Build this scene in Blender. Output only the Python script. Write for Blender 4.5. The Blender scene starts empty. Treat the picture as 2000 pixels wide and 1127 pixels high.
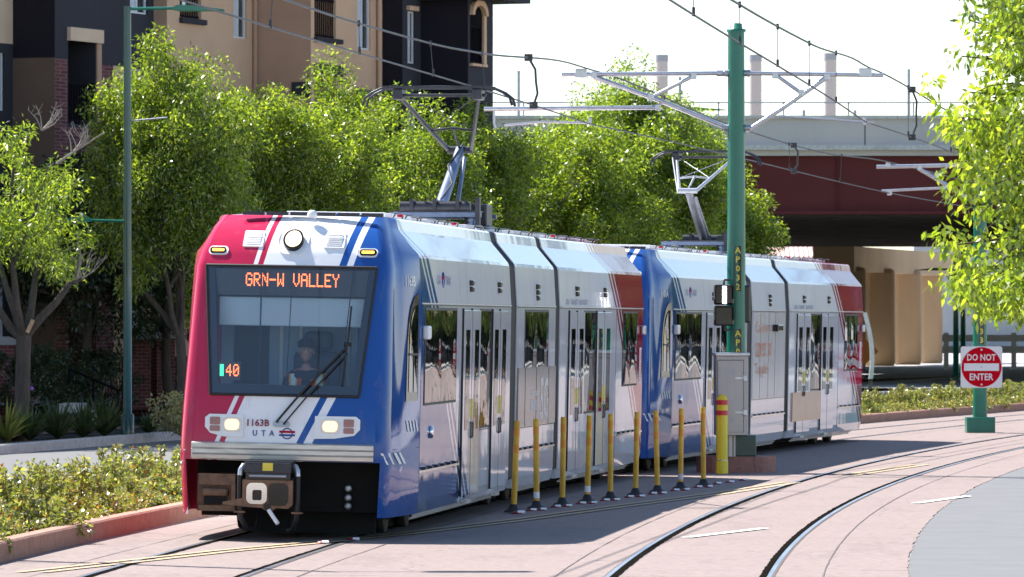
import bpy, bmesh, math, random
import numpy as np
from mathutils import Vector, Matrix, Euler
R = math.radians
random.seed(7)
scene = bpy.context.scene
COL = scene.collection

# ------------------------------------------------------------ camera, sky, sun, exposure
F, CH, YH = 10850.0, 2.33, 630.0          # focal length in photo pixels, lens height, horizon row (photo is 2000 x 1127)
cd = bpy.data.cameras.new('camera'); cam = bpy.data.objects.new('camera', cd); COL.objects.link(cam)
cam.location = (0, 0, CH); cam.rotation_euler = (R(90), 0, 0)
cd.sensor_width = 36.0; cd.lens = 36.0 * F / 2000.0
cd.shift_y = (YH - 563.5) / 2000.0
cd.clip_start = 1.0; cd.clip_end = 9000.0
cd.dof.use_dof = True; cd.dof.focus_distance = 66.0; cd.dof.aperture_fstop = 9.0
scene.camera = cam
SUN_EL, SUN_ROT = 52.0, -52.0             # the sun stands ahead of the camera and to its left
w = bpy.data.worlds.new('World'); scene.world = w; w.use_nodes = True
wn = w.node_tree; bg = wn.nodes['Background']
sky = wn.nodes.new('ShaderNodeTexSky'); sky.sky_type = 'NISHITA'; sky.sun_disc = False
sky.sun_elevation = R(SUN_EL); sky.sun_rotation = R(SUN_ROT); sky.air_density = 1.0; sky.dust_density = 0.2; sky.ozone_density = 1.5
wn.links.new(sky.outputs[0], bg.inputs[0]); bg.inputs[1].default_value = 0.080
sl = bpy.data.lights.new('sun', 'SUN'); sl.energy = 4.6; sl.angle = R(0.53); sl.color = (1, .955, .90)
so = bpy.data.objects.new('sun', sl); COL.objects.link(so)
_td = Vector((math.sin(R(SUN_ROT)) * math.cos(R(SUN_EL)), math.cos(R(SUN_ROT)) * math.cos(R(SUN_EL)), math.sin(R(SUN_EL))))
so.rotation_euler = _td.to_track_quat('Z', 'Y').to_euler(); so.location = _td * 60
vs = scene.view_settings; vs.view_transform = 'Standard'; vs.look = 'None'; vs.exposure = 1.5; vs.gamma = 1.0
scene.render.resolution_x, scene.render.resolution_y = 1024, 577
if hasattr(scene, 'cycles'):
    scene.cycles.max_bounces = 8; scene.cycles.transparent_max_bounces = 12

# ------------------------------------------------------------ photo pixel -> place
def gnd(px, py, z=0.0):                    # a pixel on a level surface
    d = F * (CH - z) / (py - YH); return Vector(((px - 1000) * d / F, d, z))
def at(px, py, d):                         # a pixel at a known distance
    return Vector(((px - 1000) * d / F, d, CH - (py - YH) * d / F))
def zy(py, d): return CH - (py - YH) * d / F
def xp(px, d): return (px - 1000) * d / F

# ------------------------------------------------------------ node helper
class S:
    def __init__(s, t, o): s.t, s.o = t, o
    def _m(s, op, b=None, c=None):
        n = s.t.nodes.new('ShaderNodeMath'); n.operation = op
        for i, v in enumerate((s, b, c)):
            if v is None: continue
            if isinstance(v, S): s.t.links.new(v.o, n.inputs[i])
            else: n.inputs[i].default_value = v
        return S(s.t, n.outputs[0])
    def __add__(s, b): return s._m('ADD', b)
    def __sub__(s, b): return s._m('SUBTRACT', b)
    def __mul__(s, b): return s._m('MULTIPLY', b)
    def gt(s, b): return s._m('GREATER_THAN', b)
    def lt(s, b): return s._m('LESS_THAN', b)
    def inv(s): return (s * -1.0) + 1.0
    def abs(s): return s._m('ABSOLUTE')
    def band(s, a, b): return s.gt(a) * s.lt(b)
    def mx(s, b): return s._m('MAXIMUM', b)
    def mod(s, b): return s._m('FLOORED_MODULO', b)
class Mat:
    def __init__(self, name):
        self.m = bpy.data.materials.new(name); self.m.use_nodes = True
        self.t = self.m.node_tree; self.b = self.t.nodes['Principled BSDF']; self.out = self.t.nodes['Material Output']
        self._tc = None
    def coord(self, kind='Object'):
        if not self._tc: self._tc = self.t.nodes.new('ShaderNodeTexCoord')
        return self._tc.outputs[kind]
    def xyz(self, kind='Object'):
        n = self.t.nodes.new('ShaderNodeSeparateXYZ'); self.t.links.new(self.coord(kind), n.inputs[0])
        return [S(self.t, n.outputs[i]) for i in range(3)]
    def noise(self, scale, detail=4, rough=.55, stretch=(1, 1, 1), kind='Object'):
        mp = self.t.nodes.new('ShaderNodeMapping'); self.t.links.new(self.coord(kind), mp.inputs[0]); mp.inputs['Scale'].default_value = stretch
        n = self.t.nodes.new('ShaderNodeTexNoise'); self.t.links.new(mp.outputs[0], n.inputs['Vector'])
        n.inputs['Scale'].default_value = scale; n.inputs['Detail'].default_value = detail; n.inputs['Roughness'].default_value = rough
        return S(self.t, n.outputs['Fac'])
    def ramp(self, fac, stops):
        n = self.t.nodes.new('ShaderNodeValToRGB'); e = n.color_ramp.elements
        while len(e) < len(stops): e.new(.5)
        for k, (p, c) in zip(e, stops): k.position = p; k.color = (*c, 1)
        self.t.links.new(fac.o, n.inputs[0]); return n.outputs[0]
    def mix(self, fac, a, b):
        n = self.t.nodes.new('ShaderNodeMix'); n.data_type = 'RGBA'
        for sock, v in ((n.inputs[0], fac), (n.inputs[6], a), (n.inputs[7], b)):
            if isinstance(v, S): self.t.links.new(v.o, sock)
            elif isinstance(v, (tuple, list)): sock.default_value = (*v, 1)
            elif isinstance(v, (int, float)): sock.default_value = v
            else: self.t.links.new(v, sock)
        return n.outputs[2]
    def set(self, **k):
        nm = {'color': 'Base Color', 'rough': 'Roughness', 'metal': 'Metallic', 'coat': 'Coat Weight', 'coat_rough': 'Coat Roughness', 'spec': 'Specular IOR Level', 'ior': 'IOR'}
        for a, v in k.items():
            s = self.b.inputs[nm[a]]
            if isinstance(v, S): self.t.links.new(v.o, s)
            elif isinstance(v, (tuple, list)): s.default_value = (*v, 1)
            elif isinstance(v, (int, float)): s.default_value = v
            else: self.t.links.new(v, s)
        return self
    def bump(self, h, strength=.3, dist=.02):
        n = self.t.nodes.new('ShaderNodeBump'); n.inputs['Strength'].default_value = strength; n.inputs['Distance'].default_value = dist
        self.t.links.new(h.o, n.inputs['Height']); self.t.links.new(n.outputs[0], self.b.inputs['Normal'])
        if 'Coat Normal' in self.b.inputs: self.t.links.new(n.outputs[0], self.b.inputs['Coat Normal'])
        return self
M = {}
def simple(name, color, rough=.6, metal=0, var=.12, scale=3.0, bump=0, coat=0, stretch=(1, 1, 1), spec=.5):
    a = Mat(name); c = Vector(color)
    if var:
        n = a.noise(scale, 5, .6, stretch)
        a.set(color=a.ramp(n, [(.3, tuple(c * (1 - var))), (.7, tuple(c * (1 + var)))]))
    else: a.set(color=color)
    a.set(rough=rough, metal=metal, coat=coat, spec=spec)
    if bump: a.bump(a.noise(scale * 12, 4, .6, stretch), bump, .01)
    M[name] = a.m; return a
def emit(name, color, strength, base=(0, 0, 0)):
    a = Mat(name); a.set(color=base, rough=.3)
    a.b.inputs['Emission Color'].default_value = (*color, 1); a.b.inputs['Emission Strength'].default_value = strength
    M[name] = a.m; return a

# ------------------------------------------------------------ mesh builder
class MB:
    def __init__(self, M0=None): self.v, self.f, self.mi, self.M, self.cur, self.sm = [], [], [], M0, 0, []
    def _p(self, p): return (self.M @ Vector(p)) if self.M is not None else Vector(p)
    def add(self, vs, fs, smooth=False):
        o = len(self.v); self.v += [self._p(p) for p in vs]
        for f in fs: self.f.append([i + o for i in f]); self.mi.append(self.cur); self.sm.append(smooth)
        return self
    def mat(self, i): self.cur = i; return self
    def box(self, x0, x1, y0, y1, z0, z1, T=None):
        vs = [Vector((x, y, z)) for z in (z0, z1) for y in (y0, y1) for x in (x0, x1)]
        if T is not None: vs = [T @ p for p in vs]
        return self.add(vs, [(0, 2, 3, 1), (4, 5, 7, 6), (0, 1, 5, 4), (2, 6, 7, 3), (0, 4, 6, 2), (1, 3, 7, 5)])
    def cbox(self, c, sx, sy, sz, rz=0, rx=0, ry=0):
        T = Matrix.Translation(c) @ Euler((rx, ry, rz)).to_matrix().to_4x4()
        return self.box(-sx / 2, sx / 2, -sy / 2, sy / 2, -sz / 2, sz / 2, T)
    def bbox(self, x0, x1, y0, y1, z0, z1, b, T=None):     # box with bevelled edges
        cx, cy, cz = (x0 + x1) / 2, (y0 + y1) / 2, (z0 + z1) / 2
        bm = bmesh.new(); bmesh.ops.create_cube(bm, size=1)
        for v in bm.verts: v.co = Vector((cx + v.co.x * (x1 - x0), cy + v.co.y * (y1 - y0), cz + v.co.z * (z1 - z0)))
        bmesh.ops.bevel(bm, geom=list(bm.edges), offset=b, segments=2, affect='EDGES', profile=.5)
        return self.frombm(bm, T)
    def frombm(self, bm, T=None, smooth=False):
        bm.verts.index_update()
        vs = [(T @ v.co) if T is not None else v.co.copy() for v in bm.verts]
        fs = [[v.index for v in f.verts] for f in bm.faces]; bm.free(); return self.add(vs, fs, smooth)
    def tube(self, pts, r, n=8, cap=True):
        pts = [Vector(p) for p in pts]; rs = r if isinstance(r, (list, tuple)) else [r] * len(pts)
        vs, fs = [], []; ref = None
        for i, p in enumerate(pts):
            t = (pts[min(i + 1, len(pts) - 1)] - pts[max(i - 1, 0)]).normalized()
            if ref is None: ref = t.orthogonal().normalized()
            a = (ref - t * ref.dot(t)); a = a.normalized() if a.length > 1e-6 else t.orthogonal().normalized(); ref = a
            b = t.cross(a)
            for k in range(n):
                an = 2 * math.pi * k / n; vs.append(p + (a * math.cos(an) + b * math.sin(an)) * rs[i])
        for i in range(len(pts) - 1):
            for k in range(n):
                k2 = (k + 1) % n; fs.append((i * n + k, i * n + k2, (i + 1) * n + k2, (i + 1) * n + k))
        self.add(vs, fs, True)
        if cap:
            L = (len(pts) - 1) * n
            self.add([vs[k] for k in range(n)], [tuple(reversed(range(n)))]); self.add([vs[L + k] for k in range(n)], [tuple(range(n))])
        return self
    def lathe(self, prof, n=20, c=(0, 0, 0), T=None):      # prof: (r, z)
        vs, fs = [], []
        for r, z in prof:
            for k in range(n):
                a = 2 * math.pi * k / n; p = Vector((c[0] + r * math.cos(a), c[1] + r * math.sin(a), c[2] + z)); vs.append(T @ p if T is not None else p)
        for i in range(len(prof) - 1):
            for k in range(n):
                k2 = (k + 1) % n; fs.append((i * n + k, i * n + k2, (i + 1) * n + k2, (i + 1) * n + k))
        self.add(vs, fs, True)
        self.add(vs[:n], [tuple(reversed(range(n)))]); self.add(vs[-n:], [tuple(range(n))]); return self
    def prism(self, poly, a, b, T=None, plane='xz'):        # polygon in a plane, extruded a..b along the third axis
        def P(u, v, w): return {'xz': Vector((u, w, v)), 'xy': Vector((u, v, w)), 'yz': Vector((w, u, v))}[plane]
        n = len(poly); vs = [P(u, v, a) for u, v in poly] + [P(u, v, b) for u, v in poly]
        if T is not None: vs = [T @ p for p in vs]
        return self.add(vs, [tuple(range(n)), tuple(reversed(range(n, 2 * n)))] + [(i, i + n, (i + 1) % n + n, (i + 1) % n) for i in range(n)])
    def quad(self, a, b, c, d): return self.add([a, b, c, d], [(0, 1, 2, 3)])
    def text(self, body, T, w=None, h=None, ex=.002, font_bold=False):
        cu = bpy.data.curves.new('t', 'FONT'); cu.body = body; cu.size = 1; cu.extrude = 0; cu.align_x = 'CENTER'; cu.align_y = 'CENTER'; cu.resolution_u = 2
        cu.offset = .02 if font_bold else 0
        o = bpy.data.objects.new('t', cu); COL.objects.link(o)
        dg = bpy.context.evaluated_depsgraph_get(); me = o.evaluated_get(dg).to_mesh()
        vs = [v.co.copy() for v in me.vertices]; fs = [list(p.vertices) for p in me.polygons]
        o.evaluated_get(dg).to_mesh_clear(); bpy.data.objects.remove(o); bpy.data.curves.remove(cu)
        x0, x1 = min(v.x for v in vs), max(v.x for v in vs); y0, y1 = min(v.y for v in vs), max(v.y for v in vs)
        sx = w / (x1 - x0) if w else None; sy = h / (y1 - y0) if h else None
        sx = sx or sy; sy = sy or sx
        return self.add([T @ Vector(((v.x - (x0 + x1) / 2) * sx, (v.y - (y0 + y1) / 2) * sy, ex)) for v in vs], fs)
    def build(self, name, mats, parent=None, mw=None, sharp=None):
        me = bpy.data.meshes.new(name)
        me.from_pydata([tuple(v) for v in self.v], [], self.f)
        if not isinstance(mats, (list, tuple)): mats = [mats]
        for m in mats: me.materials.append(M[m] if isinstance(m, str) else m)
        me.polygons.foreach_set('material_index', self.mi); me.polygons.foreach_set('use_smooth', self.sm); me.update()
        if sharp: me.set_sharp_from_angle(angle=R(sharp))
        o = bpy.data.objects.new(name, me); COL.objects.link(o)
        if parent is not None:
            o.parent = parent
            if mw is not None: o.matrix_basis = WM[parent].inverted() @ mw
        elif mw is not None: o.matrix_basis = mw
        WM[o] = mw.copy() if mw is not None else (WM[parent].copy() if parent is not None else Matrix.Identity(4))
        return o
WM = {}                                                      # world matrices of what is built, by object
def tag(o, label, cat, group=None, kind=None):
    if label: o['label'] = label
    if cat: o['category'] = cat
    if group: o['group'] = group
    if kind: o['kind'] = kind
    return o
def struct(o): o['kind'] = 'structure'; return o
def thing(name, label, cat, loc=(0, 0, 0), rz=0, group=None):
    e = bpy.data.objects.new(name, None); COL.objects.link(e); e.empty_display_size = .3
    e.matrix_basis = Matrix.Translation(loc) @ Matrix.Rotation(rz, 4, 'Z'); WM[e] = e.matrix_basis.copy()
    return tag(e, label, cat, group)
def copy_thing(root, loc, rz=0, sc=1.0, label=None, group=None):
    r = root.copy(); COL.objects.link(r)
    s3 = sc if isinstance(sc, (tuple, list)) else (sc, sc, sc)
    r.matrix_basis = Matrix.Translation(loc) @ Matrix.Rotation(rz, 4, 'Z') @ Matrix.Diagonal((*s3, 1)); WM[r] = r.matrix_basis.copy()
    if label: r['label'] = label
    if group: r['group'] = group
    for ch in [c for c in list(root.children)]:
        c = ch.copy(); COL.objects.link(c); c.parent = r; WM[c] = r.matrix_basis @ c.matrix_basis
        for g in list(ch.children):
            k = g.copy(); COL.objects.link(k); k.parent = c
    return r
# ------------------------------------------------------------ materials
simple('asphalt', (.085, .085, .088), .85, var=.18, scale=.9, bump=.25)
simple('asphalt_pale', (.122, .122, .124), .85, var=.10, scale=1.4, bump=.25)
def concrete(name, c1, c2, bump=.15):
    a = Mat(name); n1 = a.noise(.35, 6, .65); n2 = a.noise(9, 5, .7)
    base = a.mix(n1, c1, c2)
    dirt = a.ramp(n2, [(.35, (.78, .76, .75)), (.62, (1.04, 1.03, 1.02))])
    mul = a.t.nodes.new('ShaderNodeMix'); mul.data_type = 'RGBA'; mul.blend_type = 'MULTIPLY'; mul.inputs[0].default_value = 1
    a.t.links.new(base, mul.inputs[6]); a.t.links.new(dirt, mul.inputs[7])
    st = a.noise(.9, 7, .75, (1, .25, 1)); stain = st.band(.57, .9) * .14
    vo = a.t.nodes.new('ShaderNodeTexVoronoi'); vo.feature = 'DISTANCE_TO_EDGE'; vo.inputs['Scale'].default_value = .33
    wv = a.t.nodes.new('ShaderNodeMapping'); a.t.links.new(a.coord('Object'), wv.inputs[0])
    nz = a.t.nodes.new('ShaderNodeTexNoise'); nz.inputs['Scale'].default_value = 1.7; nz.inputs['Detail'].default_value = 5; a.t.links.new(a.coord('Object'), nz.inputs['Vector'])
    va = a.t.nodes.new('ShaderNodeVectorMath'); va.operation = 'MULTIPLY_ADD'; a.t.links.new(nz.outputs['Color'], va.inputs[0]); va.inputs[1].default_value = (.7, .7, 0); a.t.links.new(wv.outputs[0], va.inputs[2]); a.t.links.new(va.outputs[0], vo.inputs['Vector'])
    crack = S(a.t, vo.outputs['Distance']).lt(.0035) * a.noise(.5, 2).gt(.5) * .45
    blot = a.noise(3.3, 3, .5).gt(.70) * .10; spot = a.noise(7.5, 2, .4).gt(.745) * .45; blot = blot.mx(spot)
    col = a.mix(crack.mx(stain).mx(blot), mul.outputs[2], (.07, .055, .05))
    a.set(color=col, rough=.82, spec=.3); a.bump(a.noise(60, 4, .7), bump, .006); M[name] = a.m
concrete('red_concrete', (.222, .172, .157), (.258, .206, .191))
concrete('kerb_concrete', (.36, .19, .14), (.41, .24, .185))
concrete('planter_concrete', (.32, .16, .13), (.38, .20, .165))
concrete('grey_concrete', (.36, .355, .35), (.43, .425, .42))
concrete('pale_concrete', (.56, .55, .53), (.62, .61, .59))
simple('joint', (.10, .08, .075), .9, var=.2, scale=8)
simple('flangeway', (.010, .009, .008), 1.0, var=.3, scale=6, spec=0.0)
a = Mat('rail_steel'); a.set(color=a.ramp(a.noise(3, 4, .6, (1, .1, 1)), [(.3, (.30, .31, .33)), (.7, (.52, .53, .56))]), metal=1, rough=.32); M['rail_steel'] = a.m
def paint_worn(name, c, wear):
    a = Mat(name); n = a.noise(14, 6, .75); a.set(color=a.mix(n.gt(wear), c, (.29, .233, .218)), rough=.75); M[name] = a.m
paint_worn('yellow_marking', (.50, .36, .13), .50)
paint_worn('white_marking', (.78, .78, .76), .66)
simple('soil', (.16, .115, .085), .95, var=.35, scale=5, bump=.5)
simple('bark_mulch', (.13, .085, .06), .95, var=.4, scale=7, bump=.6)
simple('turf_base', (.045, .075, .02), .95, var=.3, scale=2, bump=.5)
# tram
def car_paint(a, col, rough=.10, metal=.0):
    a.set(color=col, rough=rough, metal=metal, coat=0.0, spec=.5, ior=1.38)
RED, BLUE, WHITE, SILVER = (.46, .022, .07), (.016, .08, .31), (.80, .80, .82), (.80, .79, .83)
a = Mat('tram_livery')          # painted by place on the vehicle: x across, y along (0 at the cab seam), z up
x, y, z = a.xyz()
up = z.gt(2.2)
tl = x - (z - 1.02) * .41; tr = x - (z - 1.02) * .485
ul = x - (z - 2.95) * .21; ur = x - (z - 2.95) * .26
def sel(lo, hi): return lo * up.inv() + hi * up
red = sel(tl.lt(-.743).mx(tl.band(-.695, -.634)), ul.lt(-.41).mx(ul.band(-.362, -.302)))
blu = sel(tr.gt(.311).mx(tr.band(.142, .219)), ur.gt(.67).mx(ur.band(.52, .60)))
red_f = red.mx(z.band(1.56, 2.9) * x.lt(0)); blu_f = blu.mx(z.band(1.56, 2.9) * x.gt(0))
front = a.mix(blu_f, a.mix(red_f, WHITE, RED), BLUE)
q = y + z * 1.35
sblue = q.lt(4.25).mx(q.band(4.38, 4.55)).mx(q.band(4.68, 4.9))
swhite = q.band(4.25, 4.38).mx(q.band(4.55, 4.68)).mx(q.band(23.45, 23.6)).mx(q.band(23.8, 23.9))
sred = q.band(23.3, 23.45).mx(q.band(23.6, 23.8)).mx(q.gt(23.9))
LR = (.34, .006, .055)
side_r = a.mix(sred, a.mix(swhite, a.mix(sblue, SILVER, (.02, .085, .27)), WHITE), LR)
side_l = a.mix(q.lt(4.6), SILVER, RED)
side = a.mix(x.gt(0), side_l, side_r)
col = a.mix(y.gt(-.02), front, side)
gr = a.noise(7, 5, .7, (1, 1, .12)); col = a.mix(gr.gt(.62) * .10, col, (.25, .21, .18)); fine = a.noise(26, 4, .7); col = a.mix((z.lt(.9)) * fine.gt(.55) * .16, col, (.22, .18, .15))
car_paint(a, col); rg = a.noise(5, 3, .5) * .05 + .03; a.set(rough=rg)
silv = y.gt(-.02) * sblue.inv() * sred.inv()
hi_ = z.gt(2.56) * y.gt(-.02); a.set(metal=silv * .15 * hi_.inv(), spec=hi_.inv() * .38 + .12)
a.bump(a.noise(1.6, 2, .4, (1, 1, .35)) * y.gt(-.02), .10, .04)
M['tram_livery'] = a.m
a = Mat('side_glass'); a.set(color=(.004, .005, .006), rough=.015, spec=.8, ior=1.6)
a.bump(a.noise(1.5, 2, .4, (1, 1.6, .5)), .07, .05); M['side_glass'] = a.m
a = Mat('windshield_glass')
fr = a.t.nodes.new('ShaderNodeFresnel'); fr.inputs[0].default_value = 1.52
tb = a.t.nodes.new('ShaderNodeBsdfTransparent'); tb.inputs[0].default_value = (.88, .95, 1, 1)
gb = a.t.nodes.new('ShaderNodeBsdfGlossy'); gb.inputs['Roughness'].default_value = .01; gb.inputs[0].default_value = (1, 1, 1, 1)
ms = a.t.nodes.new('ShaderNodeMixShader'); fa = S(a.t, fr.outputs[0]) * 1.6 + .02
a.t.links.new(fa.o, ms.inputs[0]); a.t.links.new(tb.outputs[0], ms.inputs[1]); a.t.links.new(gb.outputs[0], ms.inputs[2]); a.t.links.new(ms.outputs[0], a.out.inputs[0])
M['windshield_glass'] = a.m
simple('black_rubber', (.012, .012, .013), .55, var=.2, scale=6)
simple('black_gloss', (.008, .008, .01), .12, var=0)
simple('bellows_black', (.014, .013, .015), .45, var=.3, scale=3)
simple('underframe', (.006, .0055, .0055), .9, var=.4, scale=4)
simple('wheel_steel', (.10, .085, .075), .5, .7, var=.3, scale=8)
simple('bumper_metal', (.58, .56, .52), .38, .55, var=.22, scale=5, stretch=(.6, 1, 6), bump=.1)
simple('rusty_brown', (.10, .05, .028), .75, .1, var=.55, scale=9, bump=.4)
simple('coupler_brown', (.17, .095, .06), .45, .4, var=.35, scale=11)
simple('chrome', (.75, .76, .78), .12, 1, var=0)
simple('steel_grey', (.34, .36, .40), .38, .7, var=.15, scale=6)
simple('galvanised', (.50, .51, .54), .34, .75, var=.12, scale=8)
simple('dark_steel', (.045, .045, .055), .4, .5, var=.25, scale=7)
simple('blue_steel', (.16, .20, .30), .4, .6, var=.2, scale=7)
simple('roof_grey', (.42, .43, .45), .6, .1, var=.15, scale=3)
simple('roof_white', (.66, .67, .69), .5, 0, var=.1, scale=3)
simple('white_plastic', (.78, .78, .78), .35, var=.04, scale=4)
simple('vent_grey', (.55, .55, .57), .5, .2, var=.1, scale=40)
simple('white_paint', (.80, .80, .80), .5, var=.04, scale=6)
simple('maroon_paint', (.20, .015, .03), .5, var=.1, scale=6)
simple('navy_paint', (.02, .05, .25), .4, var=.1, scale=6)
simple('signal_red', (.50, .003, .014), .85, var=.04, scale=6, spec=.05)
simple('orange_print', (.60, .20, .08), .5, var=.1, scale=6)
simple('sticker_yellow', (.70, .55, .06), .5, var=.12, scale=10)
simple('amber_lens', (.35, .16, .13), .15, var=.15, scale=20)
simple('advert_grey', (.24, .225, .23), .14, .1, var=.12, scale=1.2)
simple('advert_white', (.55, .54, .55), .16, .0, var=.08, scale=1.5)
simple('advert_peach', (.55, .33, .19), .16, .0, var=.08, scale=1.5)
simple('print_pale', (.62, .60, .62), .3, var=.05, scale=3)
emit('lamp_lit', (1, .66, .28), .55, (.7, .65, .5))
simple('lamp_lens', (.75, .70, .62), .1, var=.1, scale=30)
emit('led_orange', (1, .16, .04), 1.6)
emit('led_amber', (1, .42, .05), 1.8)
emit('led_green', (.05, .8, .35), .8)
emit('signal_white', (1, 1, 1), 2.5)
simple('cab_blue', (.34, .52, .66), .7, var=.05, scale=2)
simple('cab_visor', (.70, .84, .88), .6, var=.05, scale=2)
simple('cab_dark', (.03, .045, .07), .6, var=.2, scale=2)
simple('display_navy', (.012, .018, .05), .3, var=0)
# street things
simple('green_paint', (.006, .14, .09), .34, var=.12, scale=4, coat=.15)
simple('green_dark', (.006, .055, .045), .35, var=.15, scale=4, coat=.4)
simple('delineator_yellow', (.66, .36, .03), .5, var=.28, scale=11, stretch=(1, 1, .3))
simple('delineator_band', (.72, .27, .012), .4, var=.08, scale=9)
simple('bollard_yellow', (.78, .58, .015), .32, var=.08, scale=4, stretch=(1, 1, .3))
simple('bollard_red', (.55, .015, .03), .35, var=.06, scale=6)
simple('cabinet_metal', (.42, .39, .37), .42, .35, var=.08, scale=3, stretch=(1, 1, .2))
simple('signal_housing', (.008, .008, .009), .22, var=.1, scale=5)
simple('signal_lens_dark', (.02, .02, .022), .15, var=0)
simple('sign_white', (.72, .71, .71), .8, var=.04, scale=5)
simple('wire', (.05, .05, .055), .5, .5, var=.1, scale=3)
simple('wood_scar', (.45, .30, .18), .8, var=.2, scale=9)
# building
def stucco(name, c, var=.08):
    a = simple(name, c, .9, var=var, scale=.8, bump=.25, spec=.2); return a
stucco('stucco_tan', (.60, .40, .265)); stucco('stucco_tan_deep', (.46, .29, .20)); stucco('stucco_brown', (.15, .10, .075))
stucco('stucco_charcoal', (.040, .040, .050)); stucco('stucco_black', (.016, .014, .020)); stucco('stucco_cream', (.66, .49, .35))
a = Mat('brick'); br = a.t.nodes.new('ShaderNodeTexBrick'); mp = a.t.nodes.new('ShaderNodeMapping'); mp.inputs['Rotation'].default_value = (R(90), 0, 0)
a.t.links.new(a.coord('Object'), mp.inputs[0]); a.t.links.new(mp.outputs[0], br.inputs['Vector'])
for k, v in (('Scale', 1.0), ('Mortar Size', .008), ('Brick Width', .22), ('Row Height', .085)): br.inputs[k].default_value = v
br.inputs['Color1'].default_value = (.17, .055, .055, 1); br.inputs['Color2'].default_value = (.11, .035, .04, 1); br.inputs['Mortar'].default_value = (.20, .15, .14, 1)
a.t.links.new(br.outputs[0], a.b.inputs['Base Color']); a.set(rough=.9, spec=.2); M['brick'] = a.m
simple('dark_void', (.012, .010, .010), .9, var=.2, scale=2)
simple('window_white', (.72, .72, .74), .5, var=.04, scale=5)
a = Mat('house_glass'); a.set(color=(.03, .04, .05), rough=.03, spec=.9); M['house_glass'] = a.m
simple('blind', (.50, .55, .60), .8, var=.06, scale=20, stretch=(.1, .1, 4))
simple('railing_black', (.012, .010, .013), 1.0, spec=.05, var=.1, scale=5)
simple('cap_stone', (.30, .30, .32), .8, var=.1, scale=5)
simple('roof_tile', (.62, .42, .38), .8, var=.15, scale=4)
# bridge and far things
simple('bridge_grey', (.52, .48, .46), .9, var=.12, scale=.35, stretch=(1, 1, .25), bump=.2)
simple('bridge_red', (.125, .034, .034), .9, var=.10, scale=.3, spec=.08)
simple('bridge_under', (.13, .10, .09), .95, var=.2, scale=.5)
simple('pier_tan', (.46, .32, .19), .9, var=.10, scale=.5, stretch=(1, 1, .3), bump=.2)
simple('chimney_pale', (.46, .40, .37), .9, var=.06, scale=.1)
simple('fence_white', (.62, .62, .63), .7, var=.06, scale=2)
simple('sound_wall', (.36, .37, .38), .9, var=.08, scale=.4)
simple('orange_sign', (.75, .20, .02), .5, var=.05, scale=3)
# foliage
def leaf(name, dark, mid, light, trans=.55, gloss=.05):
    a = Mat(name); t = a.t; t.nodes.remove(a.b)
    g = t.nodes.new('ShaderNodeNewGeometry'); ri = S(t, g.outputs['Random Per Island'])
    c = a.ramp(ri, [(0, dark), (.5, mid), (1, light)])
    d = t.nodes.new('ShaderNodeBsdfDiffuse'); tr = t.nodes.new('ShaderNodeBsdfTranslucent'); gl = t.nodes.new('ShaderNodeBsdfGlossy'); gl.inputs['Roughness'].default_value = .32
    t.links.new(c, d.inputs[0]); 
    hs = t.nodes.new('ShaderNodeMix'); hs.data_type = 'RGBA'; hs.blend_type = 'MULTIPLY'; hs.inputs[0].default_value = 1
    t.links.new(c, hs.inputs[6]); hs.inputs[7].default_value = (1.6, 1.7, .5, 1); t.links.new(hs.outputs[2], tr.inputs[0])
    m1 = t.nodes.new('ShaderNodeMixShader'); m1.inputs[0].default_value = trans; t.links.new(d.outputs[0], m1.inputs[1]); t.links.new(tr.outputs[0], m1.inputs[2])
    m2 = t.nodes.new('ShaderNodeMixShader'); m2.inputs[0].default_value = gloss; t.links.new(m1.outputs[0], m2.inputs[1]); t.links.new(gl.outputs[0], m2.inputs[2])
    t.links.new(m2.outputs[0], a.out.inputs[0]); M[name] = a.m
leaf('leaf_ash', (.035, .065, .011), (.15, .215, .03), (.34, .38, .07), .58)
leaf('leaf_far', (.055, .10, .018), (.15, .215, .035), (.31, .35, .075), .64)
leaf('leaf_lime', (.09, .15, .018), (.21, .27, .03), (.36, .39, .075), .6)
leaf('leaf_shrub', (.085, .11, .03), (.18, .20, .06), (.32, .31, .13), .4)
leaf('leaf_red', (.16, .06, .03), (.30, .10, .05), (.38, .22, .08), .4)
leaf('leaf_dry', (.16, .15, .08), (.30, .27, .15), (.44, .39, .25), .4)
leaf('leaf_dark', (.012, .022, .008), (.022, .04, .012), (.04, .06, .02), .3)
leaf('leaf_spike', (.03, .05, .022), (.05, .075, .035), (.08, .11, .055), .3)
simple('bark', (.07, .055, .045), .95, var=.35, scale=14, stretch=(1, 1, .2), bump=.8)
simple('bark_pale', (.30, .26, .23), .95, var=.3, scale=18, stretch=(1, 1, .2), bump=.8)
# the driver
simple('skin', (.46, .26, .18), .55, var=.05, scale=12)
simple('shirt_navy', (.012, .016, .03), .9, var=.2, scale=20)
simple('trousers', (.02, .02, .025), .9, var=.2, scale=20)
simple('vest_orange', (.62, .08, .04), .8, var=.1, scale=20)
simple('vest_lime', (.45, .62, .05), .8, var=.08, scale=20)
simple('vest_silver', (.72, .74, .76), .5, var=.05, scale=30)
simple('cap_black', (.014, .014, .018), .9, var=.1, scale=20)
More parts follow.
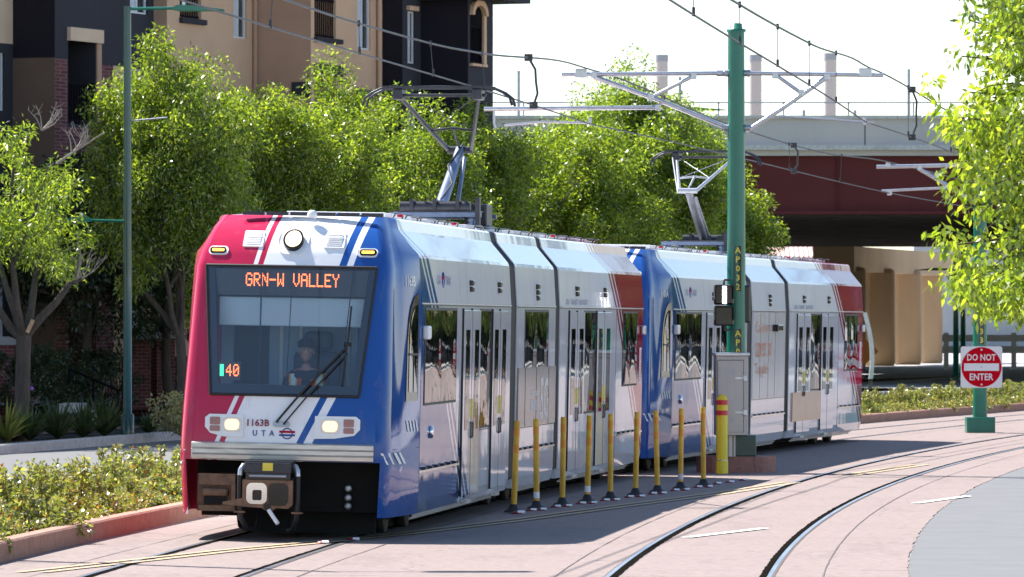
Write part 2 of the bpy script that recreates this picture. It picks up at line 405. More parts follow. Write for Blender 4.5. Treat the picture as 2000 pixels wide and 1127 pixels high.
# ------------------------------------------------------------ the line of the tracks (a wide right-hand curve)
def trk(d, off=0.0):                       # a point at an offset (+ right) from the centre of the right-hand track
    e = d - 60; x = 2.3639 + .0932135 * e + .00125588 * e * e; h = .0932135 + .00251176 * e
    k = 1 / math.sqrt(1 + h * h); return Vector((x + off * k, d - off * h * k, 0))
def lefto(d): return -(4.80 - .0072 * (d - 51))
def tl_(d, off=0.0): return trk(d, lefto(d) + off)
_ds = np.linspace(30, 190, 3201); _pp = np.array([tl_(float(d))[:2] for d in _ds])
_ss = np.r_[0, np.cumsum(np.hypot(np.diff(_pp[:, 0]), np.diff(_pp[:, 1])))]
S0 = float(np.interp(60.90, _pp[:, 1], _ss))                  # cab seam of the leading car
def onleft(s): return Vector((float(np.interp(S0 + s, _ss, _pp[:, 0])), float(np.interp(S0 + s, _ss, _pp[:, 1])), 0))
def strip(mb, fn, o0, o1, d0, d1, z0, z1=None, step=1.0, jit=0):
    n = max(2, int((d1 - d0) / step)); vs = []; z1 = z0 if z1 is None else z1; rnd = random.Random(5)
    for i in range(n + 1):
        d = d0 + (d1 - d0) * i / n; a, b = fn(d, o0 + rnd.uniform(-jit, jit)), fn(d, o1 + rnd.uniform(-jit, jit)); vs += [(a.x, a.y, z0), (b.x, b.y, z1)]
    mb.add(vs, [(2 * i, 2 * i + 1, 2 * i + 3, 2 * i + 2) for i in range(n)])
def sheet(name, m, *a, **k):
    mb = MB(); strip(mb, *a, **k); return struct(mb.build(name, m))
mb = MB(); mb.add([(-2500, -100, -.012), (2500, -100, -.012), (2500, 5000, -.012), (-2500, 5000, -.012)], [(0, 1, 2, 3)])
struct(mb.build('ground', 'grey_concrete'))
sheet('trackway_pavement', 'red_concrete', trk, -6.9, 2.0, 25, 175, 0, step=.3, jit=.02)
sheet('right_road', 'asphalt_pale', trk, 2.0, 7.5, 25, 175, -.004)
sheet('left_road', 'asphalt_pale', trk, -16.5, -9.6, 40, 200, -.004)
sheet('planter_soil', 'soil', tl_, -4.3, -2.15, 40, 190, .12)
mb = MB(); strip(mb, trk, -17.6, -16.65, 70, 190, .12, .13); strip(mb, trk, -19.6, -17.6, 70, 190, .13, .22); struct(mb.build('verge_soil', 'bark_mulch'))
mb = MB(); strip(mb, trk, -24.2, -19.6, 70, 190, .22, .47); strip(mb, trk, -60, -25.8, 70, 190, .5, .52); struct(mb.build('lawn', 'turf_base'))
sheet('footpath', 'grey_concrete', trk, -25.8, -24.2, 70, 190, .485, .485)
# kerbs, stone by stone
def kerb(name, label, fn, o0, o1, d0, d1, L, h, mat, back=False):
    root = thing(name, label, 'kerb', fn(d0, o0)); base = WM[root].translation; k = 0; d = d0
    while d < d1:
        e = d + L; mb = MB(); n = 3; g = .006
        rows = []
        for i in range(n + 1):
            dd = d + g + (e - d - 2 * g) * i / n; a, b = fn(dd, o0), fn(dd, o1)
            ins = (b - a).normalized() * .02
            rows.append([(a.x, a.y, -.01), (a.x, a.y, h - .02), (a.x + ins.x, a.y + ins.y, h), (b.x - ins.x, b.y - ins.y, h), (b.x, b.y, h - .02), (b.x, b.y, -.01)])
        vs = [Vector(p) - base for r in rows for p in r]
        fs = [(i * 6 + j, i * 6 + j + 1, (i + 1) * 6 + j + 1, (i + 1) * 6 + j) for i in range(n) for j in range(5)] + [tuple(range(6)), tuple(range(n * 6 + 5, n * 6 - 1, -1))]
        mb.add(vs, fs); mb.build('kerb_stone', mat, root); d = e
    return root
kerb('planter_kerb', 'pinkish red concrete kerb edging the shrub bed along the tram track', tl_, -2.0, -2.2, 40, 188, 2.35, .20, 'kerb_concrete')
kerb('planter_back_kerb', 'low kerb along the roadway side of the shrub bed', tl_, -4.3, -4.45, 44, 186, 4.7, .15, 'kerb_concrete')
kerb('pavement_kerb', 'pale grey kerb of the planted verge across the road', trk, -16.5, -16.68, 84, 186, 4.0, .17, 'grey_concrete')
# rails
def track(label, fn, d0, d1):
    root = thing('tram_track', label, 'track', fn(60)); T = Matrix.Translation(-WM[root].translation)
    for sd in (-1, 1):
        mb = MB(T); strip(mb, fn, sd * .7175, sd * .76, d0, d1, .007, step=.7); mb.build('rail', 'rail_steel', root)
        mb = MB(T); strip(mb, fn, sd * .645, sd * .7175, d0, d1, .005, step=.22, jit=.007); mb.build('flangeway', 'flangeway', root)
        mb = MB(T); strip(mb, fn, sd * .76, sd * .782, d0, d1, .0055, step=.35, jit=.004); mb.build('sealant', 'joint', root)
        mb = MB(T); strip(mb, fn, sd * 1.22, sd * 1.232, d0, d1, .005, step=.6, jit=.004); mb.build('paving_joint', 'joint', root)
    d = d0 + 3.2
    while d < 130:
        a, b = fn(d, -1.9), fn(d, 1.9); v = Vector((0, .006, 0)); mb = MB(T)
        mb.quad(a - v + Vector((0, 0, .004)), b - v + Vector((0, 0, .004)), b + v + Vector((0, 0, .004)), a + v + Vector((0, 0, .004))); mb.build('paving_joint', 'joint', root); d += 4.55
track('tram track under the two-car tram, rails set flush in red concrete', tl_, 25, 172)
track('empty curving tram track beside the yellow posts', trk, 25, 172)
# painted lines
def line(mb, pts, wdt, z=.009):
    n = len(pts); vs = []
    for i, p in enumerate(pts):
        t = (pts[min(i + 1, n - 1)] - pts[max(i - 1, 0)]).normalized(); nn = Vector((t.y, -t.x, 0)) * wdt / 2
        vs += [(p.x - nn.x, p.y - nn.y, z), (p.x + nn.x, p.y + nn.y, z)]
    mb.add(vs, [(2 * i, 2 * i + 1, 2 * i + 3, 2 * i + 2) for i in range(n - 1)])
def dens(pts, k=8):
    out = []
    for a, b in zip(pts[:-1], pts[1:]): out += [a.lerp(b, i / k) for i in range(k)]
    return out + [pts[-1]]
yl = [gnd(*p) for p in ((60, 1119), (240, 1099), (430, 1078), (620, 1060), (800, 1042), (1000, 1018), (1200, 991), (1400, 965), (1500, 950), (1545, 943))]
yl2 = [gnd(*p) for p in ((1650, 930), (1730, 918), (1800, 908))]
for k, lb in ((-.11, 'worn yellow line on the trackway, the one nearer the shrub bed'), (.11, 'worn yellow line on the trackway, the one nearer the grey road')):
    mb = MB(); line(mb, dens([p + Vector((k, -.3 * k, 0)) for p in yl]), .10); struct(mb.build('yellow_line', 'yellow_marking')); mb = MB(); line(mb, dens([p + Vector((k, -.3 * k, 0)) for p in yl2]), .10); struct(mb.build('yellow_line', 'yellow_marking'))
for a, b in (((1340, 1051), (1492, 1033)), ((1788, 984), (1890, 970))):
    mb = MB(); line(mb, dens([gnd(*a), gnd(*b)], 4), .13, .010); struct(mb.build('white_dash', 'white_marking'))
# ------------------------------------------------------------ the tram
W = 1.275                                   # half width of the body
def itp(x, tab):
    xs = [t[0] for t in tab]; ys = [t[1] for t in tab]; return float(np.interp(x, xs, ys))
XS = [(.26, 1.235), (.40, 1.272), (.6, W), (2.56, W), (3.06, W - .036), (3.10, 1.222), (3.33, 1.025), (3.36, 1.005), (3.47, .98), (3.49, .955)]   # z -> half width
NOSE = [(.26, .05), (.85, 0), (1.03, 0), (1.3, .025), (1.55, .075), (2.93, .40), (3.10, .50), (3.25, .63), (3.36, .77), (3.47, .98), (3.49, 1.02)]
WF = [(.26, 1.02), (.85, 1.05), (1.03, 1.05), (1.55, 1.035), (2.93, .985), (3.10, .95), (3.36, .86), (3.49, .80)]
WW = [(1.55, .80), (2.93, .925)]
CAB = -1.6
def plan(p, z):                             # p 0..1 across the face, 1..2 round the corner, 2..3 along the tapering side; sign picks the side
    s = -1 if p < 0 else 1; p = abs(p); n = CAB + itp(z, NOSE); wf = itp(z, WF); ws = itp(z, XS)
    c0 = (wf, n + .09); c1 = (min(wf + .085, ws), n + .12); c2 = (min(wf + .105, ws), n + .42)
    if p <= 1: t, y = wf * p, n + .09 * p * p
    elif p <= 2:
        k = p - 1; t = (1 - k) ** 2 * c0[0] + 2 * k * (1 - k) * c1[0] + k * k * c2[0]; y = (1 - k) ** 2 * c0[1] + 2 * k * (1 - k) * c1[1] + k * k * c2[1]
    else:
        k = p - 2; kk = k if z < 3.06 else k; t = c2[0] + (ws - c2[0]) * kk ** .75; y = c2[1] + (0 - c2[1]) * k
    return Vector((s * t, y, z))
def pnorm(p, z):
    a = plan(p + .02, z) - plan(p - .02, z); b = plan(p, z + .02) - plan(p, z - .02); n = a.cross(b).normalized()
    if n.y > .2: n = -n
    return n if (p >= 0) == (n.x >= 0) or abs(p) < 1 else -n
def onface(t, z, off=0):                    # a point on the front at (t, z), lifted off the surface
    p = t / itp(z, WF); return plan(p, z) + pnorm(p, z) * off
def wrap(p, z, off=0): return plan(p, z) + pnorm(p, z) * off
def decal(mb, poly, fn, off, wall=0.0):     # polygon in surface coordinates, as a thin raised piece
    n = len(poly); top = [fn(u, v, off) for u, v in poly]
    mb.add(top, [tuple(range(n))])
    if wall:
        bot = [fn(u, v, off - wall) for u, v in poly]
        mb.add(top + bot, [(i, i + n, (i + 1) % n + n, (i + 1) % n) for i in range(n)])
def rrect(u0, u1, v0, v1, r, k=4):
    out = []
    for cx, cy, a0 in ((u1 - r, v1 - r, 0), (u0 + r, v1 - r, 90), (u0 + r, v0 + r, 180), (u1 - r, v0 + r, 270)):
        for i in range(k + 1): a = R(a0 + 90 * i / k); out.append((cx + r * math.cos(a), cy + r * math.sin(a)))
    return out
FONT57 = {'G': '01110 10001 10000 10111 10001 10001 01110', 'R': '11110 10001 10001 11110 10100 10010 10001', 'N': '10001 11001 10101 10101 10011 10001 10001',
 '-': '00000 00000 00000 11111 00000 00000 00000', 'W': '10001 10001 10001 10101 10101 11011 10001', 'V': '10001 10001 10001 10001 10001 01010 00100', 'A': '01110 10001 10001 11111 10001 10001 10001',
 'L': '10000 10000 10000 10000 10000 10000 11111', 'E': '11111 10000 10000 11110 10000 10000 11111', 'Y': '10001 10001 01010 00100 00100 00100 00100', ' ': '00000 ' * 6 + '00000',
 '4': '00010 00110 01010 10010 11111 00010 00010', '0': '01110 10001 10011 10101 11001 10001 01110'}
def led(mb, text, x0, z0, dx, dz, y):
    for i, ch in enumerate(text):
        for r, row in enumerate(FONT57[ch].split()):
            for c, b in enumerate(row):
                if b == '1':
                    x = x0 + (i * 6 + c) * dx; z = z0 - r * dz
                    mb.quad((x, y, z - dz), (x + dx * .86, y, z - dz), (x + dx * .86, y, z - dz * .16), (x, y, z - dz * .16))

def body_section(mb, y0, y1):               # straight length of body, full cross-section
    prof = [(w, z) for z, w in XS] ; prof = [(1.10, .26)] + prof + [(.5, 3.53), (0, 3.54)]
    ring = [(t, z) for t, z in prof] + [(-t, z) for t, z in reversed(prof[:-1])]
    n = len(ring); vs = [(t, y0, z) for t, z in ring] + [(t, y1, z) for t, z in ring]
    mb.add(vs, [(i, i + n, (i + 1) % n + n, (i + 1) % n) for i in range(n)] + [tuple(range(n)), tuple(reversed(range(n, 2 * n)))])

def side_panel(mb, y0, y1, z0, z1, off, t=W, edge=.0):       # thin raised rectangle on the right side
    mb.box(t - .004, t + off, y0, y1, z0, z1)

def build_tram(S1, number, label, lead):
    def sect(a, b, ref):                    # section frame: y = distance from the cab seam, x across, z up
        A, B = onleft(S1 + a), onleft(S1 + b); th = math.atan2(B.x - A.x, B.y - A.y); u = Vector((math.sin(th), math.cos(th), 0))
        o = A - u * a + Vector((0, 0, 0)); return Matrix.Translation(o) @ Matrix.Rotation(-th, 4, 'Z') @ Matrix.Rotation(R(1.1), 4, 'Y')
    SA, SB, SC = sect(-.4, 8.8, 0), sect(9.0, 13.8, 0), sect(13.9, 22.6, 0)
    root = thing('tram_car', label, 'tram', SA @ Vector((0, CAB, 0)), 0)
    def B(mb, name, mats, mw=SA, par=None, sharp=None, lab=None):
        o = mb.build(name, mats, par or root, mw, sharp)
        if lab: o['label'] = lab
        return o
    # --- cab shell
    zs = [.26, .40, .60, .85, 1.03, 1.2, 1.38, 1.55, 1.8, 2.1, 2.4, 2.7, 2.93, 3.02, 3.06, 3.10, 3.18, 3.25, 3.33, 3.36, 3.42, 3.47, 3.49]
    def cols(z):
        fw = itp(z, WW) / itp(z, WF); k = [0, .25, .5, .75, 1]
        half = [fw * a for a in k] + [(fw + 1) / 2, 1, 1.2, 1.4, 1.6, 1.8, 2, 2.15, 2.3, 2.5, 2.7, 2.85, 3]
        return [-h for h in reversed(half[1:])] + half
    nc = len(cols(1)); mid = nc // 2
    vs = [plan(p, z) for z in zs for p in cols(z)]
    fs, gl = [], []
    for i in range(len(zs) - 1):
        for j in range(nc - 1):
            q = (i * nc + j, i * nc + j + 1, (i + 1) * nc + j + 1, (i + 1) * nc + j)
            inface = mid - 5 <= j < mid + 5 ; inw = mid - 4 <= j < mid + 4
            if zs[i] < .85 and mid - 6 <= j < mid + 6: continue
            if inw and 1.55 <= zs[i] < 2.93: gl.append(q); continue
            fs.append(q)
    top = [(len(zs) - 1) * nc + j for j in range(nc)]
    mb = MB(); mb.add(vs, fs, True); mb.add([vs[i] for i in top], [tuple(range(nc))])
    B(mb, 'cab_shell', 'tram_livery', sharp=28)
    mb = MB(); used_ = sorted({i for q in gl for i in q}); ix = {v: k for k, v in enumerate(used_)}; mb.add([vs[i] + Vector((0, -.012, 0)) for i in used_], [tuple(ix[i] for i in q) for q in gl], True); ws = B(mb, 'windshield', 'windshield_glass')
    # windshield surround
    mb = MB()
    def rail_(pts, w2):
        mb.tube(pts, w2, 6)
    L = [onface(-itp(z, WW), z, .012) for z in np.linspace(1.55, 2.93, 9)]; Rr = [onface(itp(z, WW), z, .012) for z in np.linspace(1.55, 2.93, 9)]
    T_ = [onface(t, 2.93, .012) for t in np.linspace(-.925, .925, 9)]; B_ = [onface(t, 1.55, .012) for t in np.linspace(-.80, .80, 9)]
    for pts in (L, Rr, T_, B_): rail_(pts, .016)
    B(mb, 'frame', 'black_rubber', par=ws)
    mb = MB()                               # dark printed border inside the glass
    for sg in (-1, 1):
        a = [(sg * (itp(z, WW) - .012), z) for z in np.linspace(1.57, 2.91, 8)]; b = [(sg * (itp(z, WW) - .085), z) for z in np.linspace(1.57, 2.91, 8)]
        n = 8; mb.add([onface(t, z, -.012) for t, z in a + b], [(i, i + 1, i + 1 + n, i + n) for i in range(n - 1)])
    mb.add([onface(t, z, -.012) for z in (1.565, 1.665) for t in np.linspace(-.76, .76, 7)], [(i, i + 1, i + 8, i + 7) for i in range(6)])
    B(mb, 'printed_border', 'black_gloss', par=ws)
    # --- cab interior
    if lead:
        mb = MB(); mb.box(-.93, .93, -.02, 0, .85, 3.2); B(mb, 'bulkhead', 'cab_blue')
        mb = MB()
        for x0, x1, m in ((-.78, -.40, 0), (-.28, -.24, 1), (.46, .50, 1), (-.06, -.03, 1), (.58, .90, 0)):
            mb.mat(m); mb.box(x0, x1, -.06, -.022, 1.35, 2.42)
        B(mb, 'bulkhead_panel', ['cab_dark', 'cab_visor'])
        mb = MB(); mb.bbox(-.80, .80, -1.02, -.99, 2.29, 2.60, .012); B(mb, 'sun_visor', 'cab_visor')
        mb = MB(); mb.box(-.84, .84, CAB + .50, CAB + .75, 2.62, 2.90); sg = B(mb, 'destination_display', 'display_navy')
        mb = MB(); led(mb, 'GRN-W VALLEY', -.50, 2.862, .0143, .0205, CAB + .494); B(mb, 'display_text', 'led_orange', par=sg)
        mb = MB(); mb.bbox(-.85, .85, CAB + .16, CAB + .75, 1.30, 1.56, .04); mb.bbox(-.70, -.2, CAB + .30, CAB + .6, 1.56, 1.66, .03); mb.bbox(-.1, .6, CAB + .55, CAB + .8, 1.52, 1.62, .03); B(mb, 'dashboard', 'cab_blue')
        mb = MB(); mb.box(-.74, -.50, CAB + .24, CAB + .27, 1.70, 1.90); sg2 = B(mb, 'number_display', 'display_navy')
        mb = MB(); led(mb, '40', -.655, 1.875, .0128, .0185, CAB + .234); mb.mat(1); mb.box(-.722, -.682, CAB + .231, CAB + .236, 1.745, 1.87); B(mb, 'number_text', ['led_orange', 'led_green'], par=sg2)
        mb = MB(); mb.bbox(-.06, .46, -.52, -.38, 1.20, 2.02, .06); mb.bbox(.05, .36, -.50, -.36, 2.02, 2.24, .05); mb.bbox(-.06, .46, -1.0, -.42, 1.06, 1.20, .04); mb.box(.1, .3, -.8, -.6, .8, 1.06); B(mb, 'driver_seat', 'cab_dark')
        for tx in (-.31, .02, .66):
            mb = MB(); mb.tube([onface(tx * itp(z, WW) / .9, z, -.02) for z in np.linspace(1.60, 2.90, 7)], .006 if tx > -.2 else .009, 5); B(mb, 'demister_wire', 'cab_dark', par=ws)
    else:
        mb = MB(); mb.box(-.9, .9, -.3, -.25, .9, 3.1); B(mb, 'bulkhead', 'cab_dark')
    mb = MB(); mb.box(-.98, .98, CAB + .75, 0, .80, .86); B(mb, 'cab_floor', 'cab_dark')
    # --- front fittings
    mb = MB()
    prof = [(.855, .012), (.865, .045), (.905, .05), (.912, .035), (.925, .05), (.965, .05), (.972, .035), (.985, .05), (1.03, .05), (1.045, .012)]
    pp = [p for p in np.linspace(-.93, .93, 15)]
    vs2 = [wrap(p, 1.0, o) * 1 for z, o in prof for p in pp]; k = 0
    for z, o in prof:
        for p in pp: vs2[k] = Vector((vs2[k].x, vs2[k].y, z)); k += 1
    n = len(pp); mb.add(vs2, [(i * n + j, i * n + j + 1, (i + 1) * n + j + 1, (i + 1) * n + j) for i in range(len(prof) - 1) for j in range(n - 1)])
    B(mb, 'bumper', 'bumper_metal')
    for sg, i0, o0, l0, l1, m0, m1 in ((-1, .415, .84, .44, .645, .675, .785), (1, .34, .83, .41, .615, .655, .765)):       # headlight clusters
        poly = [(i0 * sg, 1.095), ((i0 + .01) * sg, 1.335), ((o0 - .045) * sg, 1.335), (o0 * sg, 1.30), (o0 * sg, 1.20), ((o0 - .06) * sg, 1.135), ((i0 + .22) * sg, 1.10)]
        mb = MB(); decal(mb, poly, onface, .022, .03); hl = B(mb, 'headlight', 'white_plastic')
        mb = MB(); decal(mb, rrect(*sorted((l0 * sg, l1 * sg)), 1.15, 1.305, .04), onface, .027, .01); B(mb, 'lens', 'lamp_lens', par=hl)
        mb = MB(); decal(mb, rrect(*sorted(((l0 + .025) * sg, (l1 - .025) * sg)), 1.172, 1.285, .045), onface, .031, .004); B(mb, 'bulb', 'lamp_lit' if lead else 'lamp_lens', par=hl)
        for z_a, z_b in ((1.225, 1.305), (1.155, 1.215)): mb = MB(); decal(mb, rrect(*sorted((m0 * sg, m1 * sg)), z_a, z_b, .012), onface, .028, .01); B(mb, 'marker_lens', 'amber_lens', par=hl)
        mb = MB(); decal(mb, rrect(*sorted((.33 * sg, .55 * sg)), 3.135, 3.305, .012), onface, .016, .03); vt = B(mb, 'vent', 'white_plastic')
        mb = MB()
        for k in range(7): decal(mb, rrect(*sorted((.36 * sg, .52 * sg)), 3.155 + k * .019, 3.165 + k * .019, .002), onface, .019, .004)
        B(mb, 'louvre', 'vent_grey', par=vt)
        mb = MB(); decal(mb, rrect(*sorted((.70 * sg, .92 * sg)), 3.045, 3.135, .044), onface, .014, .03); mk = B(mb, 'marker_light', 'white_plastic')
        mb = MB(); decal(mb, rrect(*sorted((.725 * sg, .905 * sg)), 3.058, 3.122, .031), onface, .019, .006); B(mb, 'recess', 'black_gloss', par=mk)
        mb = MB(); decal(mb, rrect(*sorted((.745 * sg, .88 * sg)), 3.078, 3.104, .012), onface, .023, .004); B(mb, 'bulb', 'led_amber' if lead else 'amber_lens', par=mk)
    circ = lambda r, cz, cx=0, n=24, sq=1: [(cx + r * math.cos(2 * math.pi * i / n), cz + sq * r * math.sin(2 * math.pi * i / n)) for i in range(n)]
    mb = MB(); decal(mb, rrect(-.165, .165, 3.06, 3.33, .1), onface, .012, .03); up = B(mb, 'roof_headlight', 'white_plastic')
    mb = MB(); decal(mb, circ(.110, 3.20, sq=.95), onface, .045, .06); B(mb, 'bezel', 'black_gloss', par=up)
    mb = MB(); decal(mb, circ(.088, 3.20, sq=.95), onface, .050, .01); B(mb, 'bulb', 'lamp_lit' if lead else 'lamp_lens', par=up)
    # roof edge light bar, horn dome
    mb = MB()
    for k in range(6): mb.box(-.62 + k * .26, -.62 + k * .26 + .235, -.66 + .0, -.60, 3.49, 3.53)
    B(mb, 'roof_edge_bar', 'dark_steel')
    mb = MB(); mb.lathe([(.05, 3.47), (.055, 3.50), (.045, 3.535), (.02, 3.55)], 14, (.16, -.78, 0)); B(mb, 'antenna_dome', 'white_plastic')
    # lettering on the front
    def face_text(body, cx, cz, w_, h_, mat, name, bold=False):
        n = pnorm(cx / itp(cz, WF), cz); xa = Vector((1, 0, 0)); xa = (xa - n * xa.dot(n)).normalized(); ya = n.cross(xa)
        T = Matrix((( xa.x, ya.x, n.x, 0), (xa.y, ya.y, n.y, 0), (xa.z, ya.z, n.z, 0), (0, 0, 0, 1))); p = onface(cx, cz, .006); T.translation = p
        mb = MB(); mb.text(body, T, w_, h_, .002, bold); return B(mb, name, mat)
    face_text(number, -.26, 1.255, .24, .075, 'maroon_paint', 'fleet_number', True)
    face_text('U  T  A', -.20, 1.145, .235, .062, 'navy_paint', 'operator_letters', True)
    mb = MB(); decal(mb, rrect(-.03, .14, 1.152, 1.175, .004), onface, .006); B(mb, 'emblem_red_bar', 'signal_red')
    mb = MB(); decal(mb, rrect(-.03, .14, 1.118, 1.138, .004), onface, .006)
    pts = [onface(.055 + .055 * math.cos(a), 1.145 + .055 * math.sin(a), .007) for a in np.linspace(0, 2 * math.pi, 25)]; mb.tube(pts, .006, 5, False); B(mb, 'emblem_blue_ring', 'navy_paint')
    # wiper
    def wp(px, py): return onface((px - 563 - (828 - py) * .045) / 183, 1.25 + (828 - py) / 183, .05)
    mb = MB(); mb.tube([wp(552, 826), wp(600, 770), wp(686, 680)], .014, 6); mb.tube([wp(566, 830), wp(612, 776), wp(690, 690)], .010, 6)
    mb.tube([wp(697, 598), wp(692, 650), wp(686, 700), wp(680, 752)], .011, 6); mb.tube([wp(683, 672), wp(697, 672)], .02, 6); B(mb, 'wiper', 'black_rubber')
    mb = MB(); decal(mb, rrect(-.10, .08, 1.215, 1.275, .025), onface, .02, .02); B(mb, 'wiper_pivot', 'steel_grey')
    # skirt slashes and cab side
    sl_list = [[(2.47 + k * .13, 1.17), (2.53 + k * .13, 1.17), (2.45 + k * .13, 1.29), (2.39 + k * .13, 1.29)] for k in range(4)]
    for a, b, c, d_ in ((1.00, 1.16, 1.55, 1.42), (1.45, 1.62, 2.0, 1.88), (1.9, 2.05, 2.25, 2.15), (2.12, 2.2, 2.42, 2.32)): sl_list.append([(d_, .83), (c, .83), (b, .955), (a, .955)])
    for a, b, c, d_ in ((1.00, 1.16, 1.6, 1.35), (1.55, 1.7, 2.0, 1.88)): sl_list.append([(-a, .955), (-b, .955), (-c, .80), (-d_, .80)])
    for pl_ in sl_list: mb = MB(); decal(mb, pl_, wrap, .006); B(mb, 'reflective_slash', 'white_paint')
    poly = [(2.36, 1.50), (2.86, 1.50), (2.86, 2.68), (2.66, 2.63), (2.52, 2.53), (2.43, 2.38), (2.39, 2.2)]
    mb = MB(); decal(mb, poly, wrap, .010, .012); cw = B(mb, 'cab_side_window', 'black_gloss')
    pl2 = [(2.45, 1.60), (2.80, 1.60), (2.80, 2.55), (2.66, 2.52), (2.55, 2.44), (2.48, 2.30), (2.46, 2.1)]
    mb = MB(); decal(mb, pl2, wrap, .013); B(mb, 'pane', 'side_glass', par=cw)
    mb = MB(); decal(mb, [(2.44, 1.995), (2.81, 1.995), (2.81, 2.02), (2.44, 2.02)], wrap, .016, .004); decal(mb, [(2.63, 1.6), (2.65, 1.6), (2.65, 2.0), (2.63, 2.0)], wrap, .016, .004); B(mb, 'mullion', 'black_rubber', par=cw)
    def wrap_text(body, p0, p1, z0, z1, mat, name):
        mb = MB(); mb.text(body, Matrix.Identity(4), 1, 1, 0, True)
        mb.v = [wrap(p0 + (v.x + .5) * (p1 - p0), z0 + (v.y + .5) * (z1 - z0), .006) for v in mb.v]; return B(mb, name, mat)
    wrap_text(number, 2.30, 2.72, 2.745, 2.865, 'white_paint', 'fleet_number')
    mb = MB(); decal(mb, [(1.9, .985), (3, .985), (3, .993), (1.9, .993)], wrap, .004); B(mb, 'panel_joint', 'black_rubber')
    # --- body sections
    mb = MB(); body_section(mb, 0, 8.78); B(mb, 'body_shell', 'tram_livery', SA)
    mb = MB(); body_section(mb, 9.42, 13.42); B(mb, 'body_shell', 'tram_livery', SB)
    mb = MB(); body_section(mb, 13.95, 23.1); B(mb, 'body_shell', 'tram_livery', SC)
    # rear cab
    mb = MB(); zz = [(.26, 1.0, 24.05), (.6, 1.0, 24.12), (1.5, .98, 24.08), (2.9, .9, 23.85), (3.36, .8, 23.5), (3.49, .75, 23.3)]
    vs3 = []
    for z, hw, ye in zz:
        ws_ = itp(z, XS); vs3 += [(-ws_, 23.1, z), (-hw, ye - .2, z), (-hw + .15, ye, z), (hw - .15, ye, z), (hw, ye - .2, z), (ws_, 23.1, z)]
    mb.add(vs3, [(i * 6 + j, i * 6 + j + 1, (i + 1) * 6 + j + 1, (i + 1) * 6 + j) for i in range(5) for j in range(5)]); mb.add(vs3[-6:], [(0, 1, 2, 3, 4, 5)]); B(mb, 'rear_cab_shell', 'tram_livery', SC)
    # bellows: ribbed black sleeves following the roofline
    for (ya, Ma, yb, Mb) in ((8.78, SA, 9.42, SB), (13.42, SB, 13.95, SC)):
        prof = [(1.06, .30)] + [(w_ - .02, z) for z, w_ in XS if z > .3] + [(.4, 3.54), (0, 3.55)]
        ring = prof + [(-t, z) for t, z in reversed(prof[:-1])]; n = len(ring); vs4 = []; K = 8
        for i in range(K + 1):
            f = i / K; sc = 1.0 if i % 2 == 0 else .965
            if i in (0, K): sc = 1.005
            for t, z in ring:
                a_, b_ = Ma @ Vector((t * sc, ya, z)), Mb @ Vector((t * sc, yb, z)); vs4.append(a_.lerp(b_, f))
        mb = MB(); inv = WM[root].inverted(); mb.add([inv @ v for v in vs4], [(i * n + j, i * n + (j + 1) % n, (i + 1) * n + (j + 1) % n, (i + 1) * n + j) for i in range(K) for j in range(n)])
        mb.build('bellows', 'bellows_black', root)
    # --- side windows and doors (right-hand side, as seen; and the plain far side)
    def window(Mx, y0, y1, z0, z1, mull=None, bend=True):
        mb = MB(); mb.box(W - .01, W + .006, y0 - .03, y1 + .03, z0 - .03, z1 + .03); o = B(mb, 'window', 'black_rubber', Mx)
        cuts = [y0] + (mull or []) + [y1]
        for a_, b_ in zip(cuts[:-1], cuts[1:]):
            mb = MB(); n = 7; bow = .010
            vv = [(W + .008 + (bow * math.sin(math.pi * i / (n - 1)) * math.sin(math.pi * j / (n - 1)) if bend else 0), a_ + .012 + (b_ - a_ - .024) * i / (n - 1), z0 + (z1 - z0) * j / (n - 1)) for i in range(n) for j in range(n)]
            mb.add(vv, [(i * n + j, (i + 1) * n + j, (i + 1) * n + j + 1, i * n + j + 1) for i in range(n - 1) for j in range(n - 1)], True); B(mb, 'pane', 'side_glass', Mx, o)
        return o
    def door(Mx, y0, y1, ad=None):
        ym = (y0 + y1) / 2
        for a_, b_, hs in ((y0, ym, 1), (ym, y1, -1)):
            mb = MB(); mb.bbox(W - .01, W + .022, a_ + .010, b_ - .010, .34, 2.50, .006); dr = B(mb, 'door', 'tram_livery', Mx)
            c = (a_ + b_) / 2; hw = .20
            c += -.02 * hs
            mb = MB(); mb.box(W + .018, W + .026, c - hw, c + hw, 1.10, 2.27); B(mb, 'door_window', 'side_glass', Mx, dr)
            yy = b_ - .09 if hs == 1 else a_ + .09
            mb = MB(); mb.tube([(W + .02, yy, 1.00), (W + .035, yy, 1.02), (W + .035, yy, 1.17), (W + .02, yy, 1.19)], .010, 6); B(mb, 'handle', 'black_gloss', Mx, dr)
            mb = MB(); mb.box(W + .020, W + .0275, yy - .05, yy + .05, 1.24, 1.46); B(mb, 'sticker', 'sticker_yellow', Mx, dr)
            mb = MB(); mb.box(W + .0, W + .024, a_ - .006, a_ + .006, .34, 2.52); B(mb, 'seal', 'black_rubber', Mx, dr)
        mb = MB(); mb.box(W - .06, W + .02, y0 + .55, y0 + 1.0, .235, .275); B(mb, 'door_step', 'galvanised', Mx)
    window(SA, .32, 3.15, 1.47, 2.49, [1.75]); door(SA, 3.70, 5.40); window(SA, 5.48, 6.58, 1.12, 2.49); door(SA, 6.66, 8.24)
    if lead: window(SB, 10.2, 12.62, 1.45, 2.49, [11.4])
    door(SC, 14.76, 16.34); window(SC, 16.42, 17.56, 1.12, 2.49); door(SC, 17.64, 19.25); window(SC, 20.68, 22.37, 1.45, 2.49, [21.5])
    # panel joints, hinge line, bits on the side
    def bar(Mx, y0, y1, z0, z1, off, mat, name): mb = MB(); mb.box(W - .004, W + off, y0, y1, z0, z1); return B(mb, name, mat, Mx)
